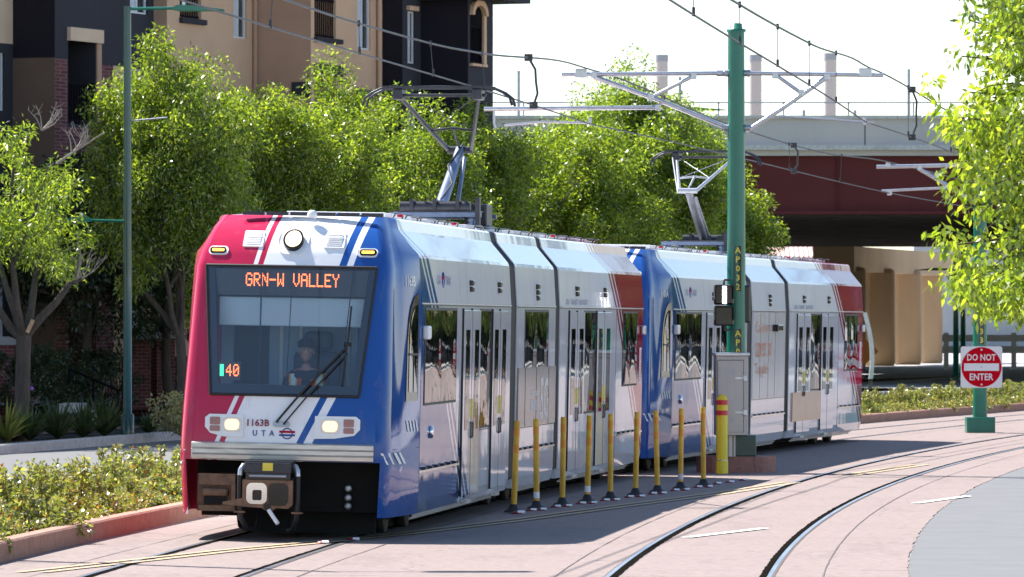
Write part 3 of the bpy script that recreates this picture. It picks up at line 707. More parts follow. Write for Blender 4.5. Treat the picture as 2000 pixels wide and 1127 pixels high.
    for Mx, y0, y1 in ((SA, .02, 8.76), (SB, 9.44, 13.4), (SC, 13.97, 23.08)):
        bar(Mx, y0, y1, 2.545, 2.557, .005, 'black_rubber', 'panel_joint'); bar(Mx, y0, y1, 2.557, 2.572, .010, 'galvanised', 'rain_strip')
    for Mx, cuts in ((SA, (.01, 4.2, 3.5)), (SB, (11.2,)), (SC, (17.0, 20.2))):
        for c in cuts:
            mb = MB(); mb.quad((W + .002, c, 2.575), (W + .002, c + .009, 2.575), (W - .033, c + .009, 3.05), (W - .033, c, 3.05)); B(mb, 'panel_joint', 'joint', Mx)
            if c == .01: bar(Mx, c, c + .008, .62, 2.54, .003, 'joint', 'panel_joint')
    bar(SA, 3.52, 3.53, .34, 1.45, .003, 'black_rubber', 'panel_joint'); bar(SC, 19.9, 19.91, .34, 2.5, .003, 'black_rubber', 'panel_joint')
    for Mx, y0, y1 in ((SA, .02, 3.5), (SB, 9.44, 13.4), (SC, 19.95, 23.0)):
        bar(Mx, y0, y1, .712, .735, .022, 'chrome', 'hinge_strip')
        yy = y0 + .3
        while yy < y1 - .1: mb = MB(); mb.box(W, W + .035, yy, yy + .13, .738, .765); B(mb, 'hinge', 'black_rubber', Mx); yy += .55
    bar(SB, 9.44, 13.4, 1.01, 1.02, .003, 'black_rubber', 'panel_joint'); bar(SA, 5.46, 6.62, 1.07, 1.08, .003, 'black_rubber', 'panel_joint')
    for Mx, ys, n in ((SA, (4.55, 7.45), 2), (SB, (11.45,), 3), (SC, (15.6, 18.6), 2)):    # door indicator lamps
        for yy in ys:
            mb = MB()
            for k in range(n): mb.bbox(W - .03, W + .03, yy - .07, yy + .07, 2.85 - .075 * k - .06, 2.85 - .075 * k, .012)
            B(mb, 'indicator_lamps', 'black_gloss', Mx)
    mb = MB(); mb.bbox(W, W + .07, .10, .36, 2.17, 2.32, .02); B(mb, 'side_camera', 'white_plastic', SA)
    mb = MB(); mb.bbox(W, W + .06, 22.8, 23.05, 2.17, 2.31, .02); cm = B(mb, 'side_camera', 'galvanised', SC)
    mb = MB(); mb.lathe([(.07, 0), (.075, .02), (.04, .035)], 14, T=Matrix.Translation((W, .95, 1.14)) @ Matrix.Rotation(R(90), 4, 'Y')); B(mb, 'filler_cap', 'chrome', SA)
    TS = lambda yy, zz: Matrix.Translation((W + .004 - max(0, zz - 2.56) * .072, yy, zz)) @ Matrix(((0, 0, 1, 0), (1, 0, 0, 0), (0, 1, 0, 0), (0, 0, 0, 1)))
    mb = MB(); mb.text('UTA', TS(1.58, 2.83), .34, .10, .002); B(mb, 'side_lettering', 'navy_paint', SA); mb = MB(); mb.text('TRAX', TS(2.42, 2.83), .48, .10, .002); B(mb, 'side_lettering', 'navy_paint', SA)
    mb = MB(); mb.mat(0); mb.box(W - .04, W - .015, 1.86, 2.06, 2.84, 2.88); mb.mat(1); mb.box(W - .04, W - .013, 1.86, 2.06, 2.79, 2.825)
    mb.tube([(W - .015, 1.96 + .085 * math.cos(a_), 2.833 + .085 * math.sin(a_)) for a_ in np.linspace(0, 2 * math.pi, 21)], .008, 5, False); B(mb, 'side_emblem', ['signal_red', 'navy_paint'], SA)
    for tx, yc_, ww in (('UTAH', 14.65, .38), ('TRANSIT', 15.33, .68), ('AUTHORITY', 16.28, .92)): mb = MB(); mb.text(tx, TS(yc_, 2.635), ww, .075, .002); B(mb, 'side_lettering', 'navy_paint', SC)
    mb = MB(); mb.box(W, W + .004, 22.72, 22.92, 1.45, 1.98); nt = B(mb, 'notice', 'white_paint', SC)
    mb = MB(); mb.text('CAUTION', TS(22.82, 1.715) @ Matrix.Rotation(R(-90), 4, 'Z'), .46, .10, .003); B(mb, 'notice_text', 'signal_red', SC, nt)
    # adverts
    if lead:
        mb = MB(); mb.box(W, W + .0235, 9.48, 13.36, 1.03, 1.78); ad = B(mb, 'advert_panel', 'advert_grey', SB)
        mb = MB(); mb.text('5G', TS(12.15, 1.36), .85, .56, .0215, True)
        B(mb, 'advert_lettering', 'print_pale', SB, ad)
        mb = MB()
        for yy in np.linspace(10.75, 11.45, 6): mb.box(W + .02, W + .026, yy, yy + .085, 1.22, 1.36)
        for yy in np.linspace(10.85, 11.4, 5): mb.box(W + .02, W + .026, yy, yy + .075, 1.40, 1.47)
        B(mb, 'advert_small_print', 'print_pale', SB, ad)
        for yy in (10.15, 11.3, 12.6): mb = MB(); mb.box(W + .02, W + .0265, yy, yy + .012, 1.03, 1.78); B(mb, 'advert_seam', 'joint', SB, ad)
    else:
        mb = MB(); mb.box(W, W + .010, 9.48, 13.36, 1.03, 2.53); ad = B(mb, 'advert_panel', 'advert_white', SB)
        for tx, zz, ww in (('Can your', 2.25, 1.75), ('career so', 1.88, 1.95), ('Topple?', 1.52, 1.6)): mb = MB(); mb.text(tx, TS(9.72 + ww / 2, zz), ww, .26, .009); B(mb, 'advert_lettering', 'orange_print', SB, ad)
        mb = MB(); mb.bbox(W, W + .12, 11.75, 12.35, 2.20, 2.32, .02); B(mb, 'side_camera', 'black_gloss', SB)
        mb = MB(); mb.box(W, W + .0265, 14.3, 17.6, .55, 1.08); B(mb, 'advert_panel', 'advert_peach', SC)
        for yy in (10.3, 11.3, 12.1): mb = MB(); mb.box(W + .006, W + .0125, yy, yy + .012, 1.03, 2.53); B(mb, 'advert_seam', 'joint', SB, ad)
    # --- roof
    rnd = random.Random(3)
    for Mx, a_, b_ in ((SA, 2.0, 8.6), (SB, 9.6, 13.3), (SC, 14.2, 22.6)):
        yy = a_
        while yy < b_ - .7:
            L_ = rnd.uniform(.8, 1.7); L_ = min(L_, b_ - yy)
            mb = MB(); mb.bbox(-.55, .58, yy, yy + L_ - .08, 3.52, 3.555 + rnd.choice((0, .015, .03)), .015); rb = B(mb, 'roof_unit', rnd.choice(('roof_white', 'roof_grey')), Mx)
            mb = MB(); mb.tube([(.66, yy + .06, 3.53), (.68, yy + .1, 3.575), (.68, yy + L_ - .2, 3.575), (.66, yy + L_ - .16, 3.53)], .010, 5); B(mb, 'latch_rail', 'dark_steel', Mx, rb)
            if rnd.random() < .5: mb = MB(); mb.cbox((.68, yy + L_ / 2, 3.56), .05, .09, .03); B(mb, 'roof_tag', 'signal_red', Mx, rb)
            yy += L_
    # --- pantograph on the middle section
    dirn = 1 if lead else -1; py = 12.0
    PM = SB @ Matrix.Rotation(R(-.9), 4, 'Y')
    mb = MB()
    for yy in (py - .75, py + .75): mb.box(-.60, .60, yy - .04, yy + .04, 3.70, 3.76)
    for xx in (-.5, .5): mb.box(xx - .03, xx + .03, py - .75, py + .75, 3.70, 3.755)
    for xx in (-.48, .48):
        for yy in (py - .7, py + .7): mb.lathe([(.05, 3.52), (.07, 3.56), (.045, 3.58), (.07, 3.61), (.045, 3.63), (.07, 3.66), (.05, 3.70)], 10, (xx, yy, 0))
    pg = B(mb, 'pantograph', 'blue_steel', PM)
    mb = MB(); mb.tube([(-.46, py - .75 * dirn, 3.83), (.46, py - .75 * dirn, 3.83)], .075, 12); mb.box(-.56, .56, py - .8, py + .72, 3.765, 3.785) ; mb.bbox(.30, .60, py - .2, py + .35, 3.60, 3.88, .02); mb.box(.54, .60, py - .9, py - .8, 3.45, 3.95)
    for xx in (-.3, 0, .3): mb.cbox((xx, py - .75 * dirn, 3.86), .05, .2, .14)
    B(mb, 'drive_unit', 'dark_steel', PM, pg)
    kn = Vector((0, py + 1.55 * dirn, 4.64)); bs = Vector((0, py - .25 * dirn, 3.85)); hd = Vector((0, py - .45 * dirn, 5.29))
    mb = MB(); mb.tube([bs, bs.lerp(kn, .5), kn], [.085, .075, .065], 12); mb.tube([bs + Vector((.16, .35 * dirn, -.05)), kn + Vector((.10, -.28 * dirn, -.12))], .028, 8); B(mb, 'lower_arm', 'blue_steel' if lead else 'steel_grey', PM, pg)
    mb = MB(); mb.tube([bs + Vector((0, 0, .09)), bs.lerp(kn, .3) + Vector((.07, 0, .07)), bs.lerp(kn, .6) + Vector((-.06, 0, .08)), kn + Vector((.04, 0, .08))], .012, 5); B(mb, 'cable', 'black_rubber', PM, pg)
    mb = MB(); mb.tube([kn + Vector((-.17, 0, 0)), kn + Vector((.17, 0, 0))], .05, 10)
    for sg in (-1, 1):
        mb.tube([kn + Vector((.15 * sg, 0, 0)), hd + Vector((.53 * sg, 0, 0))], [.032, .022], 8)
    mb.tube([kn + Vector((-.16, .1 * dirn, -.04)), hd + Vector((-.56, .25 * dirn, -.02))], .014, 6)
    c1 = kn.lerp(hd, .36); hw = .15 + .38 * .36
    mb.tube([c1 + Vector((-hw, 0, 0)), c1 + Vector((0, 0, .035)), c1 + Vector((hw, 0, 0))], .018, 6); mb.tube([kn, c1 + Vector((0, 0, .03))], .018, 6)
    mb.tube([c1 + Vector((-hw, 0, 0)), hd + Vector((.50, 0, 0))], .006, 5); mb.tube([c1 + Vector((hw, 0, 0)), hd + Vector((-.50, 0, 0))], .006, 5)
    B(mb, 'upper_arm', 'dark_steel' if lead else 'galvanised', PM, pg)
    mb = MB()
    for dy in (-.16, .16):
        pts = [hd + Vector((x_, dy, h_)) for x_, h_ in ((-.98, -.14), (-.95, -.04), (-.86, .03), (-.74, .085), (-.4, .10), (0, .105), (.4, .10), (.74, .085), (.86, .03), (.95, -.04), (.98, -.14))]
        mb.tube(pts, .018, 6); mb.box(-.72, .72, hd.y + dy - .03, hd.y + dy + .03, hd.z + .085, hd.z + .118)
    mb.tube([hd + Vector((-.62, 0, 0)), hd + Vector((.62, 0, 0))], .022, 8)
    for sg in (-1, 1): mb.bbox(.52 * sg - .06, .52 * sg + .06, hd.y - .18, hd.y + .18, hd.z - .06, hd.z + .08, .015)
    B(mb, 'collector_head', 'dark_steel', PM, pg)
    # --- under the floor
    for Mx, y0, y1 in ((SA, -.6, 8.7), (SB, 9.5, 13.4), (SC, 14.0, 22.8)):
        mb = MB(); mb.box(-1.02, 1.02, y0, y1, .22, .40); mb.box(-.62, .62, y0, y1, .10, .23); B(mb, 'underframe', 'underframe', Mx)
        for k_ in range(3): mb = MB(); mb.box(1.06 + k_ * .035, 1.075 + k_ * .035, y0 + 1.4, y1, .165 + k_ * .035, .19 + k_ * .035); B(mb, 'sill_rib', 'steel_grey', Mx)
    def bogie(Mx, yc):
        mb = MB()
        for sg in (-1, 1): mb.bbox(sg * .95 - .06, sg * .95 + .06, yc - 1.15, yc + 1.15, .26, .42, .03)
        mb.box(-.9, .9, yc - .18, yc + .18, .25, .40); bo = B(mb, 'bogie', 'underframe', Mx)
        for dy in (-.9, .9):
            for sg in (-1, 1):
                mb = MB(); T = Matrix.Translation((sg * .75, yc + dy, .315)) @ Matrix.Rotation(R(90), 4, 'Y'); mb.lathe([(.05, -.09), (.29, -.07), (.305, -.02), (.30, .06), (.29, .065), (.10, .07)], 24, T=T); B(mb, 'wheel', 'wheel_steel', Mx, bo)
    bogie(SA, 1.7); bogie(SB, 11.4); bogie(SC, 21.2)
    # --- behind the front skirt: coupler, box, hoses
    if lead:
        yn = CAB
        mb = MB(); mb.box(-1.0, 1.0, yn + .55, yn + .60, .30, .86); mb.box(-.52, .92, yn + .75, yn + .80, .06, .30); B(mb, 'nose_shade_panel', 'underframe')  # black panels added to stand in for the shade under the nose
        mb = MB(); mb.box(-.92, -.50, yn + .10, yn + .5, .30, .70); bx_ = B(mb, 'front_step_box', 'rusty_brown')
        mb = MB(); mb.box(-.90, -.51, yn + .085, yn + .10, .58, .70); mb.box(-.90, -.51, yn + .085, yn + .10, .30, .36); mb.box(-.55, -.505, yn + .085, yn + .098, .36, .58); B(mb, 'rim', 'coupler_brown', par=bx_)
        mb = MB(); mb.bbox(-.86, -.58, yn + .06, yn + .12, .46, .545, .02); B(mb, 'step_lamp', 'coupler_brown', par=bx_)
        mb = MB(); mb.box(-.84, -.6, yn + .07, yn + .098, .375, .45); B(mb, 'dark_slot', 'underframe', par=bx_)
        c = -.09
        mb = MB(); mb.bbox(c - .27, c + .27, yn - .32, yn + .15, .36, .68, .03); mb.box(c - .12, c + .12, yn - .1, yn + .6, .40, .62); cp = B(mb, 'coupler', 'underframe')
        mb = MB(); poly = [(c - .27, .37), (c - .27, .655), (c + .27, .655), (c + .27, .40), (c + .22, .355), (c + .10, .36), (c + .02, .31), (c - .06, .36)]; mb.prism(poly, yn - .35, yn - .30)
        mb.prism([(c - .27, .46), (c - .48, .415), (c - .48, .385), (c - .27, .375)], yn - .36, yn - .31); B(mb, 'coupler_plate', 'coupler_brown', par=cp)
        mb = MB(); mb.prism(rrect(c - .225, c - .005, .40, .625, .06), yn - .36, yn - .352); mb.mat(1); mb.prism(rrect(c - .16, c - .06, .44, .55, .02), yn - .363, yn - .361); B(mb, 'coupler_cone', ['chrome', 'black_gloss'], par=cp)
        mb = MB(); mb.prism(rrect(c + .01, c + .225, .385, .625, .06), yn - .36, yn - .352); B(mb, 'coupler_cup', 'black_gloss', par=cp)
        mb = MB(); mb.lathe([(.0, 0), (.035, 0), (.035, .02)], 14, T=Matrix.Translation((c, yn - .37, .375)) @ Matrix.Rotation(R(90), 4, 'X')); B(mb, 'coupler_pin', 'black_gloss', par=cp)
        mb = MB(); mb.tube([(c + .02, yn - .37, .34), (c + .13, yn - .44, .20)], .022, 10); B(mb, 'release_handle', 'white_plastic', par=cp)
        mb = MB(); mb.bbox(c - .25, c + .25, yn - .36, yn - .02, .73, .84, .01); mb.box(c - .26, c + .26, yn - .34, yn - .04, .84, .86); eh = B(mb, 'electric_head', 'dark_steel', par=cp)
        mb = MB(); mb.box(c - .24, c + .24, yn - .33, yn - .1, .66, .73); mb.mat(1); mb.tube([(c - .2, yn - .35, .70), (c + .2, yn - .35, .70)], .016, 8); B(mb, 'contact_bar', ['black_gloss', 'steel_grey'], par=cp)
        mb = MB(); mb.box(c - .055, c + .055, yn - .3625, yn - .361, .755, .838); B(mb, 'warning_sticker', 'sticker_yellow', par=cp)
        for sg in (-1, 1):
            xx = c + sg * .25
            mb = MB(); mb.tube([(xx, yn - .2, .80), (xx + sg * .03, yn - .24, .80), (xx + sg * .055, yn - .26, .76), (xx + sg * .06, yn - .26, .70)], .03, 10); B(mb, 'hose_elbow', 'galvanised', par=cp)
            mb = MB(); mb.tube([(xx + sg * .06, yn - .26, .70), (xx + sg * .06, yn - .26, .45), (xx + sg * .05, yn - .24, .25), (xx + sg * .0, yn - .15, .13), (xx - sg * .08, yn + .05, .11), (xx - sg * .08, yn + .3, .3)], .03, 10); B(mb, 'hose', 'black_rubber', par=cp)
            mb = MB(); mb.cbox((xx + sg * .06, yn - .26, .31), .12, .05, .02); B(mb, 'hose_clamp', 'coupler_brown', par=cp)
        mb = MB()
        for zz_ in (.56, .46, .37): mb.lathe([(.015, 0), (.04, 0), (.04, .03), (.015, .03)], 12, T=Matrix.Translation((.66, yn + .50, zz_)) @ Matrix.Rotation(R(90), 4, 'X'))
        B(mb, 'air_cocks', 'steel_grey')
    else:
        mb = MB(); mb.bbox(-.25, .25, CAB - .3, CAB + .3, .38, .75, .04); mb.box(-.1, .1, CAB - .75, CAB - .3, .42, .62); B(mb, 'coupler', 'underframe')
    return root, SA
tramA, SA1 = build_tram(0.0, '1163B', 'red white and blue leading tram car with a GRN-W VALLEY destination display', True)
tramB, SA2 = build_tram(26.46, '1101A', 'blue fronted trailing tram car coupled behind, with orange advert lettering', False)

# ------------------------------------------------------------ the driver
def skin_mesh(verts, edges, radii, sub=1):
    me = bpy.data.meshes.new('t'); me.from_pydata([tuple(v) for v in verts], edges, []); o = bpy.data.objects.new('t', me); COL.objects.link(o)
    o.modifiers.new('s', 'SKIN'); sv = me.skin_vertices[0].data
    for i, r in enumerate(radii): sv[i].radius = r if isinstance(r, tuple) else (r, r)
    sv[0].use_root = True; m = o.modifiers.new('u', 'SUBSURF'); m.levels = sub; m.render_levels = sub
    dg = bpy.context.evaluated_depsgraph_get(); ev = o.evaluated_get(dg); m2 = ev.to_mesh()
    vs, fs = [v.co.copy() for v in m2.vertices], [list(p.vertices) for p in m2.polygons]; ev.to_mesh_clear(); bpy.data.objects.remove(o); bpy.data.meshes.remove(me); return vs, fs
px0, py0, pz0 = .13, -.72, 1.28              # pelvis in the cab
dr = thing('person', 'tram driver in a dark cap, sunglasses and orange and lime safety vest at the controls', 'person', SA1 @ Vector((px0, py0, pz0)))
P = [(0, 0, .05), (0, 0, .22), (0, -.01, .40), (0, 0, .50), (0, -.01, .56), (0, -.02, .62)]
E_ = [(0, 1), (1, 2), (2, 3), (3, 4), (4, 5)]; rd = [(.17, .12), (.16, .11), (.18, .12), (.11, .09), (.058, .06), (.055, .06)]
for sg in (-1, 1):
    i = len(P); P += [(sg * .19, 0, .46), (sg * .24, -.10, .22), (sg * .17, -.33, .16), (sg * .15, -.39, .155)]; E_ += [(3, i), (i, i + 1), (i + 1, i + 2), (i + 2, i + 3)]; rd += [.07, .055, .038, .03]
    h = i + 3
    for f_ in range(5):
        j = len(P); a_ = (f_ - 1.6) * .018
        if f_ == 4: P += [(sg * (.15 - .035), -.40, .165), (sg * (.15 - .05), -.425, .16)]
        else: P += [(sg * .15 + a_, -.435, .16), (sg * .15 + a_ * 1.1, -.465 + abs(f_ - 1.5) * .006, .135)]
        E_ += [(h, j), (j, j + 1)]; rd += [.010, .008]
    i = len(P); P += [(sg * .11, -.05, .02), (sg * .13, -.42, .02), (sg * .13, -.40, -.30), (sg * .13, -.52, -.33)]; E_ += [(0, i), (i, i + 1), (i + 1, i + 2), (i + 2, i + 3)]; rd += [.09, .065, .045, .035]
vs5, fs5 = skin_mesh([Vector(p) for p in P], E_, rd)
mb = MB()
for f in fs5:
    c = sum((vs5[i] for i in f), Vector()) / len(f); mb.mat(2 if c.z < .10 and abs(c.x) < .3 and c.y > -.6 and not (c.y < -.3 and c.z > .1) else (0 if c.z > .535 or c.y < -.30 else 1)); mb.f.append(list(f)); mb.mi.append(mb.cur); mb.sm.append(True)
mb.v = [Vector(v) for v in vs5]
# head as part of the body mesh
mb.mat(0); hv = []; nz, na = 14, 18
for i in range(nz + 1):
    ph = math.pi * i / nz; zz_ = -math.cos(ph) * .125
    for k in range(na):
        a_ = 2 * math.pi * k / na; rr = math.sin(ph); jaw = 1 - .28 * max(0, (-zz_ - .02) / .105); x_ = .078 * rr * math.cos(a_) * jaw; y_ = .098 * rr * math.sin(a_)
        if math.sin(a_) < -.9 and -.045 < zz_ < .03: y_ -= .018 * (1 - abs(zz_ + .01) / .04 * .6)
        if math.sin(a_) < -.5 and -.075 < zz_ < -.055: y_ += .004
        hv.append(Vector((x_, y_ - .03, zz_ + .74)))
mb.add(hv, [(i * na + k, i * na + (k + 1) % na, (i + 1) * na + (k + 1) % na, (i + 1) * na + k) for i in range(nz) for k in range(na)], True)
for sg in (-1, 1): mb.lathe([(.008, 0), (.026, .004), (.028, .012), (.012, .016)], 10, T=Matrix.Translation((sg * .074, -.02, .735)) @ Matrix.Rotation(R(90 * sg), 4, 'Y'))
mw = WM[dr]; body = mb.build('body', ['skin', 'shirt_navy', 'trousers'], dr)
mb = MB(); mb.lathe([(.092, .785), (.096, .81), (.088, .85), (.055, .882), (.01, .89)], 18, (0, -.025, 0)); mb.prism([(-.075, -.10), (.075, -.10), (.06, -.175), (0, -.19), (-.06, -.175)], .785, .797, plane='xy'); mb.build('cap', 'cap_black', dr)
mb = MB()
for sg in (-1, 1): mb.prism([(sg * .008, .735), (sg * .065, .738), (sg * .068, .765), (sg * .008, .768)], -.137, -.128); mb.box(sg * .068 - .004, sg * .068 + .004, -.13, -.03, .755, .763)
mb.box(-.01, .01, -.136, -.13, .752, .762); mb.build('sunglasses', 'black_gloss', dr)
mb = MB()
for sg in (-1, 1):
    def vp(x_, z_): return Vector((sg * x_, -.135 + max(0, (z_ - .36)) * .35 + x_ * x_ * .9, z_))
    for m_, x0, x1 in ((0, .05, .10), (1, .10, .115), (2, .115, .165), (1, .165, .18), (0, .18, .225)):
        mb.mat(m_); zz_ = np.linspace(.02, .50, 7); mb.add([vp(x_ + (.02 if z_ < .4 else 0) * 0, z_) for z_ in zz_ for x_ in (x0, x1)], [(2 * i, 2 * i + 1, 2 * i + 3, 2 * i + 2) for i in range(6)])
        mb.add([vp(x0, .50), vp(x1, .50), Vector((sg * x1, .10, .47)), Vector((sg * x0, .10, .49))], [(0, 1, 2, 3)])
mb.build('safety_vest', ['vest_orange', 'vest_lime', 'vest_silver'], dr)
# ------------------------------------------------------------ flexible posts, road studs, bollard
base_px = [(1003, 1002), (1048, 995), (1098, 988), (1147, 982), (1192, 976), (1241, 969), (1284, 963), (1329, 956), (1374, 950)]
lean = [.04, -.006, .016, .026, .004, .02, -.02, .012, -.006]
DL = ['yellow flexible post leaning slightly, at the front end of the row', 'yellow post with a white sticker, next to the leaning post', 'yellow flexible post between two posts that carry white stickers', 'yellow post with a white sticker, three posts from the leaning one',
      'yellow flexible post in the middle of the row of nine', 'yellow flexible post standing in front of the coupling between the cars', 'yellow flexible post in front of the blue cab corner', 'yellow flexible post with a grey collar near the bollard end', 'yellow flexible post at the end of the row beside the yellow bollard']
for i, (px, py) in enumerate(base_px):
    g = gnd(px, py); r = thing('delineator_post', DL[i], 'post', g, .15, 'yellow flexible posts in a row along the trackway')
    h = 1.13; T = Matrix.Rotation(lean[i], 4, 'Y')
    mb = MB(T); mb.tube([(0, 0, .06), (0, 0, .85)], .036, 14); mb.build('tube', 'delineator_yellow', r)
    mb = MB(T); mb.tube([(0, 0, .85), (0, 0, h - .04), (0, 0, h)], [.036, .036, .034], 14); mb.build('tube_top', 'delineator_yellow', r)
    for z0 in (.74, .94):
        mb = MB(T); mb.tube([(0, 0, z0), (0, 0, z0 + .10)], .0375, 14, False); mb.build('reflective_band', 'delineator_band', r)
    mb = MB(); mb.lathe([(.125, .012), (.115, .028), (.065, .05), (.052, .09), (.038, .11)], 16); mb.build('base', 'black_rubber', r)
    if i in (1, 3, 7):
        mb = MB(T); mb.tube([(0, 0, .14), (0, 0, .22)], .0380, 14, False); mb.build('sticker', 'white_paint' if i != 7 else 'vent_grey', r)
studs = []
for i, (px, py) in enumerate(base_px):
    studs.append(gnd(px + 9, py + 2)); 
    if i < 8: a = gnd(*base_px[i]); b = gnd(*base_px[i + 1]); studs.append(a.lerp(b, .55) + Vector((.06, -.02, 0)))
for px, py in ((1400, 946), (1425, 943), (1452, 939), (690, 1056), (630, 1062)): studs.append(gnd(px, py))
st0 = None
for p in studs:
    if st0 is None:
        st0 = thing('road_stud', 'small red and white road stud among the yellow posts', 'road stud', p, .15, 'road studs along the row of yellow posts')
        mb = MB(); mb.lathe([(.085, .002), (.08, .02), (.05, .035), (.01, .04)], 14); mb.build('dome', 'maroon_paint', st0)
        mb = MB(); mb.cbox((.03, -.06, .026), .09, .04, .02, 0, R(35)); mb.build('reflector', 'white_paint', st0)
    else: copy_thing(st0, p, .15, .8)
g = gnd(1410, 925); b = thing('bollard', 'thick yellow bollard with two red bands beside the metal cabinet', 'bollard', g)
mb = MB(); mb.lathe([(.097, .0), (.097, .19), (.09, .20), (.09, 1.10), (.082, 1.16), (.06, 1.20), (.02, 1.22)], 20); mb.build('sleeve', 'bollard_yellow', b)
for z0 in (.90, 1.06): mb = MB(); mb.tube([(0, 0, z0), (0, 0, z0 + .075)], .0925, 20, False); mb.build('red_band', 'bollard_red', b)
mb = MB(); mb.tube([(0, 0, .20), (0, 0, .212)], .0935, 20, False); mb.build('collar', 'galvanised', b)
# ------------------------------------------------------------ catenary pole AP032 with its pedestal
pd = 86.6; pp = Vector((xp(1438, pd), pd, 0)); sc = F / pd
mb = MB(); ring = [(.62 * math.cos(a) * (1.0) , .45 * math.sin(a)) for a in np.linspace(-math.pi / 2, math.pi / 2, 11)]
poly = [(x_ + .0, y_) for x_, y_ in ring]; poly = [(.28 + .34 * math.cos(a), .45 * math.sin(a)) for a in np.linspace(-math.pi / 2, math.pi / 2, 11)] + [(-.28 + .34 * math.cos(a), .45 * math.sin(a)) for a in np.linspace(math.pi / 2, 3 * math.pi / 2, 11)]
mb.prism(poly, 0, .25, plane='xy'); o = mb.build('pole_plinth', 'planter_concrete', None, Matrix.Translation(pp + Vector((0, .05, 0)))); tag(o, 'low round-ended red concrete plinth under the catenary pole and cabinet', 'plinth')
def cat_pole(name, label, p, base_z, H_, num, face_txt, r0=.152, r1=.118):
    r = thing('catenary_pole', label, 'pole', p)
    mb = MB(); mb.lathe([(r0, base_z + .30), (r0 * .985, base_z + 1.5), (r1 + .01, H_ - .05), (r1 + .01, H_)], 24); mb.build('mast', 'green_paint', r)
    mb = MB(); mb.bbox(-.30, .30, -.28, .28, base_z, base_z + .33, .015); mb.build('base_box', 'green_dark' if base_z > .1 else 'green_paint', r)
    mb = MB(); mb.lathe([(r1 + .03, H_), (r1 + .035, H_ + .04), (r1 - .02, H_ + .05), (r1 - .03, H_ + .13), (.02, H_ + .14)], 20); mb.build('cap', 'green_paint', r)
    for txt, z0, dz, hh in num:
        for k, ch in enumerate(txt):
            zz_ = z0 - k * dz; rr = r0 + (r1 - r0) * (zz_ - base_z) / (H_ - base_z)
            T = Matrix.Translation((.02, -rr - .006, zz_)) @ Matrix.Rotation(R(90), 4, 'X')
            mb = MB(); mb.box(-.032, .072, -rr - .004, -rr + .05, zz_ - dz / 2 + .002, zz_ + dz / 2 - .002); pl = mb.build('number_plate', 'black_gloss', r)
            mb = MB(); mb.text(ch, T, None, hh, .002, True); mb.build('number_character', 'sticker_yellow', pl)
    return r
P1 = cat_pole('AP032', 'tall green catenary pole numbered AP032 carrying a tram signal and cantilevers both ways', pp, .25, 6.86, [('AP032', zy(489, pd), .142, .095), ('AP03', zy(651, pd), .142, .095)], True)
def L1(px, py, dy=0): q = at(px, py, pd + dy) - pp; return Vector((q.x, dy, q.z))
mb = MB()
for py in (136, 152, 244, 263, 541, 551, 639, 650):
    z_ = zy(py, pd); mb.tube([(0, 0, z_ - .025), (0, 0, z_ + .025)], .158 - .006 * z_, 20, False)
mb.build('clamp_band', 'galvanised', P1)
def cant(parent, segs, thick, mat='galvanised', T=None):
    for nm, pts, r_ in segs: mb = MB(T); mb.tube(pts, r_, 8); mb.build(nm, mat, parent)
cant(P1, [('cantilever_tube', [L1(1422, 143), L1(1400, 143)], .05), ('cantilever_tube', [L1(1400, 143), L1(1097, 146)], .035), ('cantilever_strut', [L1(1422, 250), L1(1290, 197), L1(1160, 150)], .038), ('cantilever_brace', [L1(1355, 148), L1(1272, 190)], .03),
          ('registration_tube', [L1(1283, 210), L1(945, 213)], .034), ('steady_arm', [L1(985, 245), L1(1060, 238), L1(1155, 240)], .018), ('registration_drop', [L1(965, 213), L1(965, 240), L1(968, 250)], .02),
          ('cantilever_tube', [L1(1456, 143), L1(1725, 147)], .033), ('cantilever_strut', [L1(1456, 258), L1(1530, 210), L1(1616, 150)], .038), ('cantilever_brace', [L1(1514, 146), L1(1568, 184)], .03), ('steady_arm', [L1(1522, 227), L1(1620, 233), L1(1708, 240)], .018)], 8)
for px, py, a_, b_ in ((1160, 146, .045, .05), (1285, 210, .045, .05), (1272, 190, .045, .05), (1355, 148, .045, .05), (1615, 150, .045, .05), (1514, 147, .045, .05), (1565, 182, .045, .05), (1135, 143, .09, .07), (1690, 142, .10, .07), (1152, 237, .025, .06), (1688, 237, .025, .06)):
    mb = MB(); mb.bbox(-a_, a_, -.04, .04, -b_, b_, .01, Matrix.Translation(L1(px, py))); mb.build('clamp', 'galvanised', P1)
for px in (1417, 1459):
    for py in (143, 250): mb = MB(); mb.tube([L1(px - 6, py), L1(px - 3, py), L1(px - 2, py), L1(px, py), L1(px + 2, py), L1(px + 6, py)], [.05, .05, .06, .045, .06, .05], 8); mb.build('insulator', 'steel_grey', P1)
# tram signal on the pole
sg_ = thing('tram_signal', 'black two-lens tram signal showing a lit white vertical bar, strapped to the green pole', 'signal', pp + Vector((-.20, -.27, zy(637, pd))))
for k in range(2):
    z0 = .005 + k * .325
    mb = MB(); mb.bbox(-.16, .15, -.10, .12, z0, z0 + .315, .03); hs = mb.build('housing', 'signal_housing', sg_)
    mb = MB(); mb.prism([(-.155, z0 + .30), (.145, z0 + .30), (.145, z0 + .09), (.138, z0 + .09), (.138, z0 + .292), (-.148, z0 + .292), (-.148, z0 + .09), (-.155, z0 + .09)], -.29, -.10); mb.build('visor', 'signal_housing', hs)
    mb = MB(); mb.prism(rrect(-.12, .11, z0 + .03, z0 + .28, .03), -.105, -.099); mb.build('lens', 'signal_lens_dark', hs)
    if k == 1: mb = MB(); mb.prism(rrect(-.03, .035, z0 + .02, z0 + .29, .01), -.112, -.107); mb.build('lit_bar', 'signal_white', hs)
